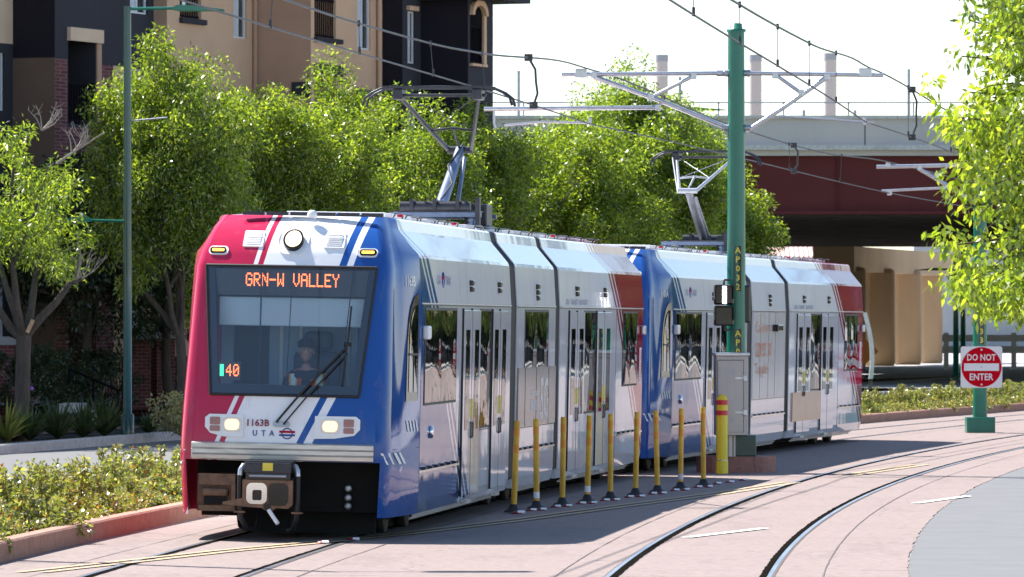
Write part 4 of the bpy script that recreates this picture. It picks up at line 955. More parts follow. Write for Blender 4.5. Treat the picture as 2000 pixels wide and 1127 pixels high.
mb = MB(); mb.tube([(0, 0.05, .64), (.0, .05, .72), (.1, .1, .72)], .02, 6); mb.build('bracket', 'dark_steel', sg_); mb = MB(); mb.tube([(0, .05, .02), (0, .05, -.06), (.1, .1, -.06)], .02, 6); mb.build('bracket', 'dark_steel', sg_)
mb = MB(); mb.bbox(.30, .42, .25, .45, 0.05, .64, .03); mb.build('rear_housing', 'signal_housing', sg_)
# cabinet
cdp = pd - .42; cx = xp(1424, cdp); z0, z1 = zy(850, cdp), zy(695, cdp)
cb = thing('control_cabinet', 'tan metal signal cabinet with louvres and hinged door on the plinth', 'cabinet', (cx, cdp, z0), R(4))
hw = .215; hh = z1 - z0
mb = MB(); mb.bbox(-hw, hw + .07, -.14, .24, 0, hh, .008); mb.build('box', 'cabinet_metal', cb)
mb = MB(); mb.bbox(-hw - .02, hw + .09, -.18, .27, hh, hh + .05, .012); mb.build('lid', 'galvanised', cb)
mb = MB(); mb.bbox(-hw + .025, hw - .01, -.152, -.138, .05, hh - .07, .004); dr_ = mb.build('door', 'cabinet_metal', cb)
mb = MB(); mb.box(-hw + .018, -hw + .025, -.146, -.139, .045, hh - .065); mb.box(hw - .01, hw - .002, -.146, -.139, .045, hh - .065); mb.box(-hw + .018, hw - .002, -.146, -.139, hh - .07, hh - .062); mb.build('door_gap', 'black_rubber', dr_)
mb = MB()
for k in range(6):
    mb.box(-.09, -.02, -.158, -.152, hh - .30 + k * .018, hh - .29 + k * .018); mb.box(0, .07, -.158, -.152, hh - .30 + k * .018, hh - .29 + k * .018); mb.box(.0, .06, -.158, -.152, .20 + k * .016, .208 + k * .016)
mb.build('louvre', 'steel_grey', dr_)
for zz_ in (.34, hh - .36):
    mb = MB(); mb.box(.08, .26, -.165, -.15, zz_, zz_ + .03); mb.bbox(.20, .26, -.175, -.14, zz_ - .03, zz_ + .06, .006); mb.build('hasp', 'galvanised', cb)
mb = MB(); mb.tube([(0, .03, -z0 + .25), (0, .03, .02)], .06, 10); mb.tube([(.08, .06, -z0 + .25), (.08, .06, .02)], .03, 8); mb.build('conduit', 'cabinet_metal', cb)
# ------------------------------------------------------------ pole AP033 with the sign
qd = 117.6; qp = Vector((xp(1914, qd), qd, 0))
P2 = cat_pole('AP033', 'green catenary pole numbered AP033 behind the DO NOT ENTER sign, partly hidden by leaves', qp, 0, 6.9, [('AP033', zy(596, qd), .185, .12)], True)
def L2(px, py): q = at(px, py, qd) - qp; return Vector((q.x, 0, q.z))
cant(P2, [('cantilever_tube', [L2(1905, 322), L2(1712, 326)], .042), ('cantilever_strut', [L2(1905, 398), L2(1855, 365), L2(1796, 330)], .045), ('cantilever_brace', [L2(1850, 325), L2(1830, 350)], .03), ('registration_tube', [L2(1846, 367), L2(1722, 373)], .028)], 8)
for px, py in ((1735, 322), (1796, 327), (1846, 367), (1737, 376)): mb = MB(); mb.bbox(-.05, .05, -.04, .04, -.06, .06, .01, Matrix.Translation(L2(px, py))); mb.build('clamp', 'galvanised', P2)
sd = qd - .28; sp = at(1917, 717, sd); s_ = sd / F
sn = thing('road_sign', 'square white sign with a red disc reading DO NOT ENTER on a green pole', 'sign', sp, R(-2))
a_ = 40.5 * s_
mb = MB(); mb.prism(rrect(-a_, a_, -a_, a_, .05), 0, .006); mb.build('plate', 'sign_white', sn)
mb = MB(); mb.prism([(39 * s_ * math.cos(t), 39 * s_ * math.sin(t)) for t in np.linspace(0, 2 * math.pi, 49)[:-1]], -.003, -.0005); mb.build('red_disc', 'signal_red', sn)
mb = MB(); mb.box(-34 * s_, 34 * s_, -.007, -.004, -7.2 * s_, 7.2 * s_); mb.build('white_bar', 'sign_white', sn)
for tx, zz_, ww in (('DO NOT', 19 * s_, 56 * s_), ('ENTER', -19 * s_, 46 * s_)):
    mb = MB(); mb.text(tx, Matrix.Translation((0, -.005, zz_)) @ Matrix.Rotation(R(90), 4, 'X'), ww, 13 * s_, .002, True); mb.build('lettering', 'sign_white', sn)
mb = MB()
for zz_ in (34 * s_, 0, -34 * s_): mb.lathe([(.012, -.006), (.022, -.002), (.022, .004)], 10, T=Matrix.Translation((0, -.01, zz_)) @ Matrix.Rotation(R(90), 4, 'X'))
mb.build('bolt', 'galvanised', sn)
for k_ in (12, -16): mb = MB(); mb.box(-.2, .2, .007, .05, k_ * s_, (k_ + 4) * s_); mb.build('bracket', 'galvanised', sn)
# ------------------------------------------------------------ overhead wires
def crv(tab, d0, d1, n=60):
    out = []
    for i in range(n + 1): d = d0 + (d1 - d0) * i / n; out.append(Vector((itp(d, [(t[0], t[1]) for t in tab]), d, itp(d, [(t[0], t[2]) for t in tab]))))
    return out
def smooth_tab(tab, k=12):                   # Catmull-Rom in z so that the wire sags smoothly
    out = []
    for i in range(len(tab) - 1):
        p0, p1, p2, p3 = tab[max(i - 1, 0)], tab[i], tab[i + 1], tab[min(i + 2, len(tab) - 1)]
        for j in range(k):
            t = j / k; z = .5 * (2 * p1[2] + (p2[2] - p0[2]) * t + (2 * p0[2] - 5 * p1[2] + 4 * p2[2] - p3[2]) * t * t + (3 * p1[2] - p0[2] - 3 * p2[2] + p3[2]) * t ** 3)
            out.append((p1[0] + (p2[0] - p1[0]) * t, p1[1] + (p2[1] - p1[1]) * t, z))
    return out + [tab[-1]]
def wire_thing(name, label, tab, r_, d0, d1, drops=None, tab2=None):
    p0 = Vector((0, d0, 0)); t = thing(name, label, 'wire', (itp(d0, [(q[0], q[1]) for q in tab]), d0, itp(d0, [(q[0], q[2]) for q in tab])))
    T = Matrix.Translation(-WM[t].translation); mb = MB(T); mb.tube(crv(tab, d0, d1, 90), r_, 6); mb.build('cable', 'wire', t)
    for d in drops or []:
        a = crv(tab, d, d + .01, 1)[0]; b = crv(tab2, d, d + .01, 1)[0]
        mb = MB(T); mb.tube([a, b], .005, 5); mb.build('dropper', 'wire', t)
        mb = MB(T); mb.cbox(a, .03, .06, .07); mb.build('dropper_clip', 'wire', t); mb = MB(T); mb.cbox(b + Vector((0, 0, .03)), .03, .06, .09); mb.build('dropper_clip', 'wire', t)
    return t
cL = smooth_tab([(30, -5.85, 5.35), (51.7, -3.14, 5.35), (86.6, 1.22, 5.42), (117.6, 8.0, 5.07), (150, 15.5, 4.95)])
mL = smooth_tab([(30, -5.75, 6.3), (40, -4.5, 5.95), (50, -3.3, 5.72), (57.9, -2.35, 5.69), (64.4, -1.57, 5.74), (72.9, -.54, 5.89), (86.6, 1.12, 6.30), (98.4, 3.76, 5.87), (108.4, 6.0, 5.66), (117.6, 8.07, 5.70), (150, 15.5, 5.3)])
cR = smooth_tab([(30, -1.1, 5.37), (51.9, 1.435, 5.37), (86.6, 5.5, 5.46), (117.6, 11.6, 5.1), (150, 19, 5.0)])
mR = smooth_tab([(30, -1.1, 6.3), (42, .28, 5.88), (51.9, 1.435, 5.74), (60, 2.383, 5.81), (74, 4.024, 6.02), (86.6, 5.5, 6.33), (98, 7.743, 6.03), (117.6, 11.6, 5.75), (150, 19, 5.4)])
wire_thing('contact_wire', 'contact wire touching the raised pantographs above the occupied track', cL, .012, 32, 150)
wire_thing('contact_wire', 'contact wire above the empty right-hand track', cR, .012, 32, 150)
wire_thing('messenger_wire', 'sagging messenger wire above the two-car tram', mL, .014, 32, 150, [57, 63, 69, 74, 93, 99, 105, 111], cL)
wire_thing('messenger_wire', 'sagging messenger wire above the empty right-hand track', mR, .014, 32, 150, [55, 61, 67, 73, 79, 92, 98, 104], cR)
for d, ta, tb, lb in ((79.3, mL, cL, 'thick black jumper cable hanging between the wires over the tram'), (92.5, mR, cR, 'thick black jumper cable hanging between the wires over the empty track'), (105.5, mL, cL, 'jumper cable hanging in front of the red bridge girder')):
    a = crv(ta, d, d + .01, 1)[0]; b = crv(tb, d, d + .01, 1)[0]; mb = MB(); m_ = a.lerp(b, .5) + Vector((.07, 0, 0))
    mb.tube([a, a.lerp(m_, .5) + Vector((.045, 0, 0)), m_, m_.lerp(b, .5) + Vector((.04, 0, 0)), b], .018, 7); mb.bbox(-.06, .06, -.05, .05, -.05, .05, .01, Matrix.Translation(a)); mb.bbox(-.06, .06, -.05, .05, -.05, .05, .01, Matrix.Translation(b)); tag(mb.build('jumper_cable', 'wire'), lb, 'cable')
# ------------------------------------------------------------ lamp posts
def lum(mb, c, dirx, L_):
    x0, x1 = c.x, c.x + dirx * L_
    mb.prism([(x0, c.z + .02), (x0 + dirx * .10, c.z + .07), (x0 + dirx * .35, c.z + .06), (x1, c.z - .02), (x1, c.z - .045), (x0 + dirx * .15, c.z - .05), (x0, c.z - .02)], c.y - .16, c.y + .16)
ld = 108.5; lp = Vector((xp(249, ld), ld, .12)); sl_ = ld / F
lm = thing('street_lamp', 'slim dark green street lamp with high and low arms before the flats', 'street lamp', lp)
Hl = zy(12, ld) - .12
mb = MB(); mb.lathe([(.13, 0), (.13, .4), (.085, .45), (.082, 3), (.075, 6), (.068, Hl)], 16); mb.build('post', 'green_dark', lm)
mb = MB(); mb.tube([(0, 0, Hl - .05), (.95, 0, Hl - .04)], .03, 8); mb.tube([(0, 0, zy(432, ld) - .12), (-.75, 0, zy(430, ld) - .12)], .025, 8); mb.build('arm', 'green_paint', lm)
mb = MB(); lum(mb, Vector((.88, 0, Hl - .05)), 1, 1.02); mb.build('luminaire', 'green_paint', lm)
mb = MB(); lum(mb, Vector((-.68, 0, zy(430, ld) - .12)), -1, .70); mb.build('luminaire', 'green_paint', lm)
mb = MB(); mb.tube([(.05, 0, zy(236, ld) - .12), (.78, -.1, zy(230, ld) - .12)], .016, 6); mb.build('banner_arm', 'galvanised', lm)
mb = MB(); mb.cbox((1.1, 0, Hl + .04), .06, .06, .12); mb.cbox((-.9, 0, zy(422, ld) - .12), .06, .06, .12); mb.build('photocell', 'white_plastic', lm)
for px, py, ptop, armx, alum, lb in ((1867, 742, 470, None, None, 'thin green post standing in the road beyond the shrub bed'), (1881, 735, 380, 1790, 526, 'green lamp post with a low arm reaching towards the bridge piers')):
    g = gnd(px, py); k = thing('street_lamp', lb, 'street lamp', g); d = g.y; hh = zy(ptop, d)
    mb = MB(); mb.lathe([(.20, 0), (.20, .15), (.12, .2), (.115, 3), (.10, hh)], 14); mb.build('post', 'green_paint', k)
    if armx:
        zz_ = zy(alum, d); x1 = xp(armx, d) - g.x
        mb = MB(); mb.tube([(0, 0, zz_), (x1 * .5, 0, zz_)], .04, 8); mb.build('arm', 'green_paint', k)
        mb = MB(); lum(mb, Vector((x1 * .45, 0, zz_)), -1, abs(x1) * .55); mb.build('luminaire', 'green_paint', k)
k = thing('street_lamp', 'green street lamp whose flat head shows above the trees by the bridge', 'street lamp', (xp(1297, 190), 190, 0)); zz_ = zy(213, 190)
mb = MB(); mb.lathe([(.12, 0), (.10, 4), (.08, zz_)], 12); mb.build('post', 'green_paint', k); mb = MB(); mb.tube([(0, 0, zz_), (.8, 0, zz_)], .03, 6); mb.build('arm', 'green_paint', k); mb = MB(); lum(mb, Vector((.7, 0, zz_)), 1, 1.4); mb.build('luminaire', 'green_paint', k)
# curved steel band and orange sign behind the second car
g = gnd(1690, 762); d = g.y
mb = MB(); pts = []
for i in range(17):
    t = i / 16; py = 760 - t * 150; px = 1692 + 15 * math.sin(math.pi * (.12 + .78 * t)) - 8 * t; pts.append(at(px, py, d))
n = len(pts); vs6 = []
for p in pts: vs6 += [p + Vector((-.07, -.12, 0)), p + Vector((.07, -.12, 0)), p + Vector((.07, .12, 0)), p + Vector((-.07, .12, 0))]
mb.add(vs6, [(i * 4 + j, i * 4 + (j + 1) % 4, (i + 1) * 4 + (j + 1) % 4, (i + 1) * 4 + j) for i in range(n - 1) for j in range(4)] + [(0, 1, 2, 3), (n * 4 - 4, n * 4 - 3, n * 4 - 2, n * 4 - 1)]); tag(mb.build('curved_steel_band', 'galvanised'), 'tall curved grey steel band beside the rear of the trailing tram car', 'sculpture')
wz = gnd(1700, 745); ws_ = thing('work_sign', 'orange diamond road work sign beside the curved steel band', 'sign', wz)
mb = MB(); c = at(1688, 686, wz.y) - wz; a_ = .55; mb.prism([(c.x - a_, c.z), (c.x, c.z - a_), (c.x + a_, c.z), (c.x, c.z + a_)], -.02, .01); mb.build('plate', 'orange_sign', ws_)
mb = MB(); mb.tube([(c.x, .04, 0), (c.x, .04, c.z + .3)], .03, 6); mb.tube([(c.x - .5, 0, 0), (c.x, .04, .5), (c.x + .5, 0, 0)], .025, 6); mb.build('stand', 'dark_steel', ws_)

copy_thing(lm, Vector((-6.9, 56.0, .12)), 0, 1.0, 'green street lamp standing in the shrub bed, its shadow crossing the track')
# cars parked along the grey road out of the picture to the right, mirrored in the tram side
for n_, c_ in (('car_black', (.012, .012, .014)), ('car_white', (.7, .7, .7)), ('car_silver', (.35, .36, .38))): simple(n_, c_, .2, .1, var=.03, scale=2, coat=1)
def car(label, mat, loc, rz):
    t = thing('parked_car', label, 'car', loc, rz, 'cars parked along the grey road')
    mb = MB(); mb.prism([(-2.2, .35), (-2.25, .62), (-2.1, .82), (-1.1, .92), (1.2, .95), (2.0, .9), (2.2, .7), (2.2, .4), (1.75, .3), (1.6, .62), (1.1, .62), (.95, .28), (-1.0, .28), (-1.15, .62), (-1.65, .62), (-1.8, .3)], -.88, .88, plane='yz'); mb.build('body', mat, t)
    mb = MB(); vs7 = [(sx * w_, y_, z_) for sx in (-1, 1) for y_, z_, w_ in ((-1.15, .92, .84), (-.5, 1.38, .68), (.75, 1.42, .68), (1.45, .95, .82))]; mb.add(vs7, [(0, 1, 2, 3), (4, 7, 6, 5), (0, 4, 5, 1), (1, 5, 6, 2), (2, 6, 7, 3)]); cb_ = mb.build('cabin_glass', 'house_glass', t)
    mb = MB(); mb.box(-.67, .67, -.5, .74, 1.40, 1.45); mb.build('roof', mat, t)
    for sx in (-1, 1):
        for y_ in (-1.4, 1.35): mb = MB(); mb.lathe([(.05, -.1), (.30, -.1), (.32, -.05), (.32, .08), (.29, .1), (.05, .1)], 18, T=Matrix.Translation((sx * .80, y_, .32)) @ Matrix.Rotation(R(90), 4, 'Y')); mb.build('wheel', 'black_rubber', t)
        mb = MB(); mb.bbox(sx * .62 - .16, sx * .62 + .16, -2.26, -2.1, .62, .74, .02); mb.build('headlight', 'lamp_lens', t)
    return t
for i, (d, of) in enumerate(((100, 6.2), (108, 6.2), (117, 6.2), (127, 6.2), (138, 6.2), (150, 6.0), (160, 6.0), (168, 5.5))):
    q = trk(d, of); h = .0932135 + .00251176 * (d - 60); m_ = ('car_black', 'car_white', 'car_silver')[i % 3]; car(m_[4:] + ' car parked along the grey road, mirrored in the tram side', m_, q, -math.atan(h))
# ------------------------------------------------------------ apartment building (a row of stepped bays)
U = Vector((.39, .92, 0)).normalized(); Nn = Vector((U.y, -U.x, 0))
def walk(p, px, v):                          # go from p along v until the picture column px is reached: x = (px-1000)/F * y
    k = (px - 1000) / F; s = (k * p.y - p.x) / (v.x - k * v.y); return p + v * s
GZ = .5; TOPZ = 15.5
bl = thing('apartment_building', 'tan and charcoal stuccoed apartment block with brick entrances and stepped bays', 'building', (xp(130, 135), 135, GZ))
BO = WM[bl].translation
class Facet:
    def __init__(s, a, b): s.a, s.b = a, b; s.u = (b - a).normalized(); s.L = (b - a).length; s.n = Vector((s.u.y, -s.u.x, 0)); s.T = Matrix(((s.u.x, -s.n.x, 0, a.x - BO.x), (s.u.y, -s.n.y, 0, a.y - BO.y), (0, 0, 1, -BO.z), (0, 0, 0, 1)))
    def col(s, px): return (walk(s.a, px, s.u) - s.a).dot(s.u)
    def dist(s, px): return walk(s.a, px, s.u).y
    def z(s, px, py): return zy(py, s.dist(px))
    # wall local: x along, y inward, z height
def wall(fc, z0, z1, mat, holes=(), depth=.25, name='wall', off=0.0, u0=0.0, u1=None):
    u1 = fc.L if u1 is None else u1
    us = sorted({u0, u1, *[h[0] for h in holes], *[h[1] for h in holes]}); zs_ = sorted({z0, z1, *[h[2] for h in holes], *[h[3] for h in holes]})
    mb = MB(fc.T)
    for i in range(len(us) - 1):
        for j in range(len(zs_) - 1):
            cu, cz = (us[i] + us[i + 1]) / 2, (zs_[j] + zs_[j + 1]) / 2
            if any(h[0] < cu < h[1] and h[2] < cz < h[3] for h in holes): continue
            mb.quad((us[i], -off, zs_[j]), (us[i + 1], -off, zs_[j]), (us[i + 1], -off, zs_[j + 1]), (us[i], -off, zs_[j + 1]))
    for h in holes:
        dd = h[4] if len(h) > 4 else depth
        a, b, c, d = h[:4]; q = [(a, c), (b, c), (b, d), (a, d)]
        for k in range(4): (x0, y0), (x1, y1) = q[k], q[(k + 1) % 4]; mb.quad((x0, -off, y0), (x0, dd, y0), (x1, dd, y1), (x1, -off, y1))
    if off:
        mb.quad((u0, -off, z0), (u0, 0, z0), (u0, 0, z1), (u0, -off, z1)); mb.quad((u1, -off, z0), (u1, 0, z0), (u1, 0, z1), (u1, -off, z1))
        mb.quad((u0, -off, z1), (u1, -off, z1), (u1, 0, z1), (u0, 0, z1)); mb.quad((u0, -off, z0), (u1, -off, z0), (u1, 0, z0), (u0, 0, z0))
    return mb.build(name, mat, bl)
def hole(fc, px0, px1, py0, py1, dd=.25): pm_ = (px0 + px1) / 2; return (fc.col(px0), fc.col(px1), fc.z(pm_, py1), fc.z(pm_, py0), dd)
def win(fc, h, blind=True):
    a, b, c, d = h[:4]; y = .08; mb = MB(fc.T); t = .045
    for x0, x1, z0, z1 in ((a, a + t, c, d), (b - t, b, c, d), (a + t, b - t, c, c + t), (a + t, b - t, d - t, d), ((a + b) / 2 - t / 2, (a + b) / 2 + t / 2, c + t, d - t)): mb.box(x0, x1, y - .02, y + .03, z0, z1)
    o = mb.build('window', 'window_white', bl)
    mb = MB(fc.T); mb.quad((a, y + .02, c), (b, y + .02, c), (b, y + .02, d), (a, y + .02, d)); mb.build('pane', 'house_glass', o)
    if blind: mb = MB(fc.T); mb.quad((a + .02, y + .018, c + .02), ((a + b) / 2, y + .018, c + .02), ((a + b) / 2, y + .018, d - .02), (a + .02, y + .018, d - .02)); mb.build('blind', 'blind', o)
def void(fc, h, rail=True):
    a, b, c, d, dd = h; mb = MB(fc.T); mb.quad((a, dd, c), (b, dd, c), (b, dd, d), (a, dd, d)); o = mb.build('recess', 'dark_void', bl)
    if rail:
        mb = MB(fc.T); mb.box(a, b, .05, .10, c + .95, c + 1.02); mb.box(a, b, .06, .09, c + .05, c + .10)
        x = a + .06
        while x < b: mb.box(x, x + .025, .062, .088, c + .1, c + .95); x += .13
        mb.build('railing', 'railing_black', o)
def trim(fc, px0, px1, py0, py1, mat, name='lintel', out=.10):
    pm_ = (px0 + px1) / 2; mb = MB(fc.T); mb.box(fc.col(px0), fc.col(px1), -out, .02, fc.z(pm_, py1), fc.z(pm_, py0)); return mb.build(name, mat, bl)
p = Vector((xp(-60, 130), 130, 0)); PS = p - U * 26; F_ = {'z': Facet(PS, p)}
for nm, px, v in (('a', 25, U), ('b', 107, Nn), ('c', 132, U), ('c2', 196, U), ('d', 242, U), ('e', 300, U), ('f', 326, Nn), ('g', 497, U), ('h', 607, Nn), ('i', 738, U), ('j', 786, Nn), ('k', 822, U), ('l', 914, Nn), ('m', 963, U)):
    q = walk(p, px, v); F_[nm] = Facet(p, q); p = q
pend = p
zt = TOPZ
def band(nm, py): fc = F_[nm]; return fc.z((1000 + F * fc.a.x / fc.a.y + 1000 + F * fc.b.x / fc.b.y) / 2, py)
# a: tan and charcoal, window
f = F_['a']; h1 = hole(f, -25, 9, 102, 215); h2 = hole(f, -25, 9, 520, 660)
zb = band('a', 82); wall(f, zb, zt, 'stucco_cream'); wall(f, GZ, zb, 'stucco_charcoal', [h1, h2]); win(f, h1); win(f, h2)
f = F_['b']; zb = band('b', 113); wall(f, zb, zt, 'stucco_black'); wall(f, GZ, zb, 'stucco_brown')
f = F_['c']; zb = band('c', 115); wall(f, zb, zt, 'stucco_charcoal'); wall(f, GZ, zb, 'brick')
f = F_['c2']; hA = hole(f, 133, 187, 78, 243, 1.4); hB = hole(f, 134, 188, 565, 772, 1.3); hC = hole(f, 133, 187, 300, 470, 1.4)
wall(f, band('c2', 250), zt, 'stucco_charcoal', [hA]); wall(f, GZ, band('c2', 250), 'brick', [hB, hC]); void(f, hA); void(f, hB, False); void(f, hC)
trim(f, 131, 196, 56, 82, 'stucco_cream'); trim(f, 187.5, 196, 84, 240, 'stucco_tan_deep', 'jamb', .04)
mb = MB(f.T); u0, u1 = f.col(132), f.col(190); zc = f.z(160, 565); r_ = (u1 - u0) / 2     # arch over the doorway
for rr0, rr1, o_ in ((r_ * .82, r_ * 1.08, .09),):
    pts = [(math.cos(t), math.sin(t)) for t in np.linspace(0, math.pi, 15)]; c0 = (u0 + u1) / 2
    for (ca, sa), (cb_, sb) in zip(pts[:-1], pts[1:]):
        mb.prism([(c0 + rr0 * ca, zc - .55 + rr0 * sa * .8), (c0 + rr1 * ca, zc - .55 + rr1 * sa * .8), (c0 + rr1 * cb_, zc - .55 + rr1 * sb * .8), (c0 + rr0 * cb_, zc - .55 + rr0 * sb * .8)], -o_, .05)
mb.build('arch', 'stucco_tan_deep', bl)
f = F_['d']; zb = band('d', 128); wall(f, zb, zt, 'stucco_charcoal'); wall(f, GZ, zb, 'brick', u1=f.col(221)); wall(f, GZ, zb, 'stucco_tan', u0=f.col(221))
f = F_['e']; hs = [hole(f, 254, 289, -40, 27), hole(f, 254, 289, 135, 250), hole(f, 256, 287, 598, 655), hole(f, 254, 289, 350, 470)]
zb = band('e', 135); wall(f, zb, zt, 'stucco_charcoal', [hs[0]]); wall(f, GZ, zb, 'stucco_tan', hs[1:]); [win(f, h) for h in hs]; trim(f, 254, 291, 586, 597, 'stucco_black')
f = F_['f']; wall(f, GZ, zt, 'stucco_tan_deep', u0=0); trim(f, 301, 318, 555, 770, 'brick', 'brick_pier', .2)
f = F_['g']; hs = [hole(f, 351, 393, -60, 38, 1.2), hole(f, 351, 393, 190, 330, 1.2), hole(f, 456, 482, -30, 75), hole(f, 456, 482, 190, 300), hole(f, 351, 393, 480, 620, 1.2)]
zb = band('g', 300); wall(f, GZ, zt, 'stucco_tan', hs); [void(f, hs[i]) for i in (0, 1, 4)]; [win(f, hs[i]) for i in (2, 3)]; trim(f, 350, 398, 37, 47, 'stucco_charcoal', 'sill'); trim(f, 326, 330, 560, 775, 'brick', 'brick_pier', .15)
mb = MB(f.T); u = f.col(494); mb.tube([(u, -.06, GZ), (u, -.06, zt)], .06, 8); mb.build('downpipe', 'stucco_tan_deep', bl)
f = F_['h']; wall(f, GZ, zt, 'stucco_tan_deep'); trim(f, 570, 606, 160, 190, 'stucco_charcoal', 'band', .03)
f = F_['i']; hs = [hole(f, 614, 656, -50, 76, 1.2), hole(f, 614, 656, 148, 290, 1.2), hole(f, 698, 724, -40, 97)]
wall(f, GZ, zt, 'stucco_tan', hs); void(f, hs[0]); void(f, hs[1]); win(f, hs[2]); trim(f, 613, 664, 75, 84, 'stucco_charcoal', 'sill'); trim(f, 613, 664, 127, 148, 'stucco_charcoal'); trim(f, 695, 738, 176, 200, 'stucco_charcoal', 'band', .05)
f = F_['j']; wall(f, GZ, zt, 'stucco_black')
mb = MB(f.T); u = .08; mb.tube([(u, -.06, GZ), (u, -.06, zt)], .07, 8); mb.build('downpipe', 'stucco_tan', bl)
f = F_['k']; hs = [hole(f, 796, 811, 22, 124), hole(f, 796, 811, 205, 300)]; wall(f, GZ, zt, 'stucco_charcoal', hs); [win(f, h) for h in hs]; trim(f, 794, 812, 12, 21, 'stucco_tan')
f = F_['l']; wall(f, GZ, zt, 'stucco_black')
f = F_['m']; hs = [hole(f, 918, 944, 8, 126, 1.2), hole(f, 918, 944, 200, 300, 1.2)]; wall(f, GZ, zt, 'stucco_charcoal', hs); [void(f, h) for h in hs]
trim(f, 943, 948, 20, 126, 'stucco_tan', 'jamb', .04); trim(f, 917, 946, 125, 130, 'stucco_tan', 'sill', .10)
mb = MB(f.T); u0, u1 = f.col(917), f.col(948); c0 = (u0 + u1) / 2; r_ = (u1 - u0) / 2; zc = f.z(930, 30)
pts = [(math.cos(t), math.sin(t)) for t in np.linspace(0, math.pi, 13)]
for (ca, sa), (cb_, sb) in zip(pts[:-1], pts[1:]): mb.prism([(c0 + r_ * .72 * ca, zc + .26 * sa), (c0 + r_ * ca, zc + .42 * sa), (c0 + r_ * cb_, zc + .42 * sb), (c0 + r_ * .72 * cb_, zc + .26 * sb)], -.10, .03)
mb.build('arch', 'stucco_tan', bl)
# end wall, back and roof
wall(F_['z'], GZ, zt, 'stucco_tan'); bk = -Nn * 16; mb = MB(F_['z'].T); mb.box(0, 23.5, 0.05, 9, zt + .31, zt + 5.5); mb.build('verge_shade_block', 'stucco_tan', bl); pts = [PS] + [F_[k].b for k in F_];  # taller block on the unseen wing, added so its shadow darkens the verge
mb = MB(Matrix.Translation(-BO)); e0, e1 = pend, pend + bk
mb.quad((e0.x, e0.y, GZ), (e1.x, e1.y, GZ), (e1.x, e1.y, zt), (e0.x, e0.y, zt)); s0_ = pts[0]; s1_ = pts[0] + bk
mb.quad((s0_.x, s0_.y, GZ), (s1_.x, s1_.y, GZ), (s1_.x, s1_.y, zt), (s0_.x, s0_.y, zt)); mb.quad((s1_.x, s1_.y, GZ), (e1.x, e1.y, GZ), (e1.x, e1.y, zt), (s1_.x, s1_.y, zt)); mb.build('wall', 'stucco_charcoal', bl)
mb = MB(Matrix.Translation(-BO)); rp = pts + [e1, s1_]; mb.prism([(v.x, v.y) for v in rp], zt, zt + .3, plane='xy'); mb.build('roof', 'stucco_charcoal', bl)
f = F_['m']; mb = MB(f.T); mb.box(-.3, f.L + .75, -.75, 3, f.z(950, 4), f.z(950, -14)); mb.build('eave', 'stucco_charcoal', bl)
# brick piers, wall and railing in front of the flats
for px0, px1, py0, py1, dd, lb in ((246, 292, 655, 772, 132, 'brick gate pier with a grey cap beside the dark green lamp post'), (293, 340, 653, 768, 134, 'brick gate pier with a grey cap nearer the tram, in front of the flats'), (-30, 27, 665, 790, 128, 'brick gate pier with a grey cap behind the forked tree')):
    wd = (px1 - px0) * dd / F; c = Vector((xp((px0 + px1) / 2, dd), dd, zy(py1, dd))); hh = zy(py0, dd) - c.z
    r = thing('brick_pier', lb, 'pier', c, R(20)); mb = MB(); mb.box(-wd * .40, wd * .40, -.35, .35, -.5, hh - .1); mb.build('shaft', 'brick', r)
    mb = MB(); mb.prism([(-wd * .48, hh - .1), (wd * .48, hh - .1), (wd * .48, hh), (wd * .2, hh + .09), (-wd * .2, hh + .09), (-wd * .48, hh)], -.44, .44); mb.build('cap', 'cap_stone', r)
for (x0, x1, d0, d1, lb) in ((195, 245, 131.5, 132.5, 'black metal railing between the lamp post and the brick doorway'), (342, 420, 135, 138, 'black metal railing beyond the brick piers, beside the tram cab')):
    a, b = Vector((xp(x0, d0), d0, .48)), Vector((xp(x1, d1), d1, .48)); r = thing('railing', lb, 'railing', a); T = Matrix.Translation(-a); n = int((b - a).length / .12)
    mb = MB(T); mb.tube([a + Vector((0, 0, 1)), b + Vector((0, 0, 1))], .03, 6); mb.tube([a + Vector((0, 0, .15)), b + Vector((0, 0, .15))], .02, 6); mb.build('rail', 'railing_black', r)
    for i in range(n + 1): q = a.lerp(b, i / n); mb = MB(T); mb.tube([q, q + Vector((0, 0, 1))], .012 if i % 8 else .03, 5); mb.build('baluster', 'railing_black', r)
a = at(135, 720, 124); b = at(230, 762, 122); r = thing('handrail', 'dark sloping handrail by the steps to the brick doorway', 'handrail', (a.x, a.y, .4)); T = Matrix.Translation(-WM[r].translation)
mb = MB(T); mb.tube([a, b, b + Vector((.1, 0, 0))], .03, 6); mb.build('rail', 'railing_black', r)
for t in (0, .5, 1): q = a.lerp(b, t); mb = MB(T); mb.tube([Vector((q.x, q.y, .3)), q], .03, 6); mb.build('post', 'railing_black', r)
for k, (px0, px1, py0, py1, dd) in enumerate(((118, 162, 788, 803, 118), (142, 184, 802, 816, 116.5))):
    mb = MB(); c = at((px0 + px1) / 2, py1, dd); wd = (px1 - px0) * dd / F; mb.bbox(-wd / 2, wd / 2, -.3, 1.0, -.25, zy(py0, dd) - c.z, .01); tag(mb.build('stone_step', 'grey_concrete', None, Matrix.Translation(c)), ('pale concrete step at the top of the little flight below the doorway', 'pale concrete step at the bottom of the little flight below the doorway')[k], 'step', 'steps below the brick doorway')
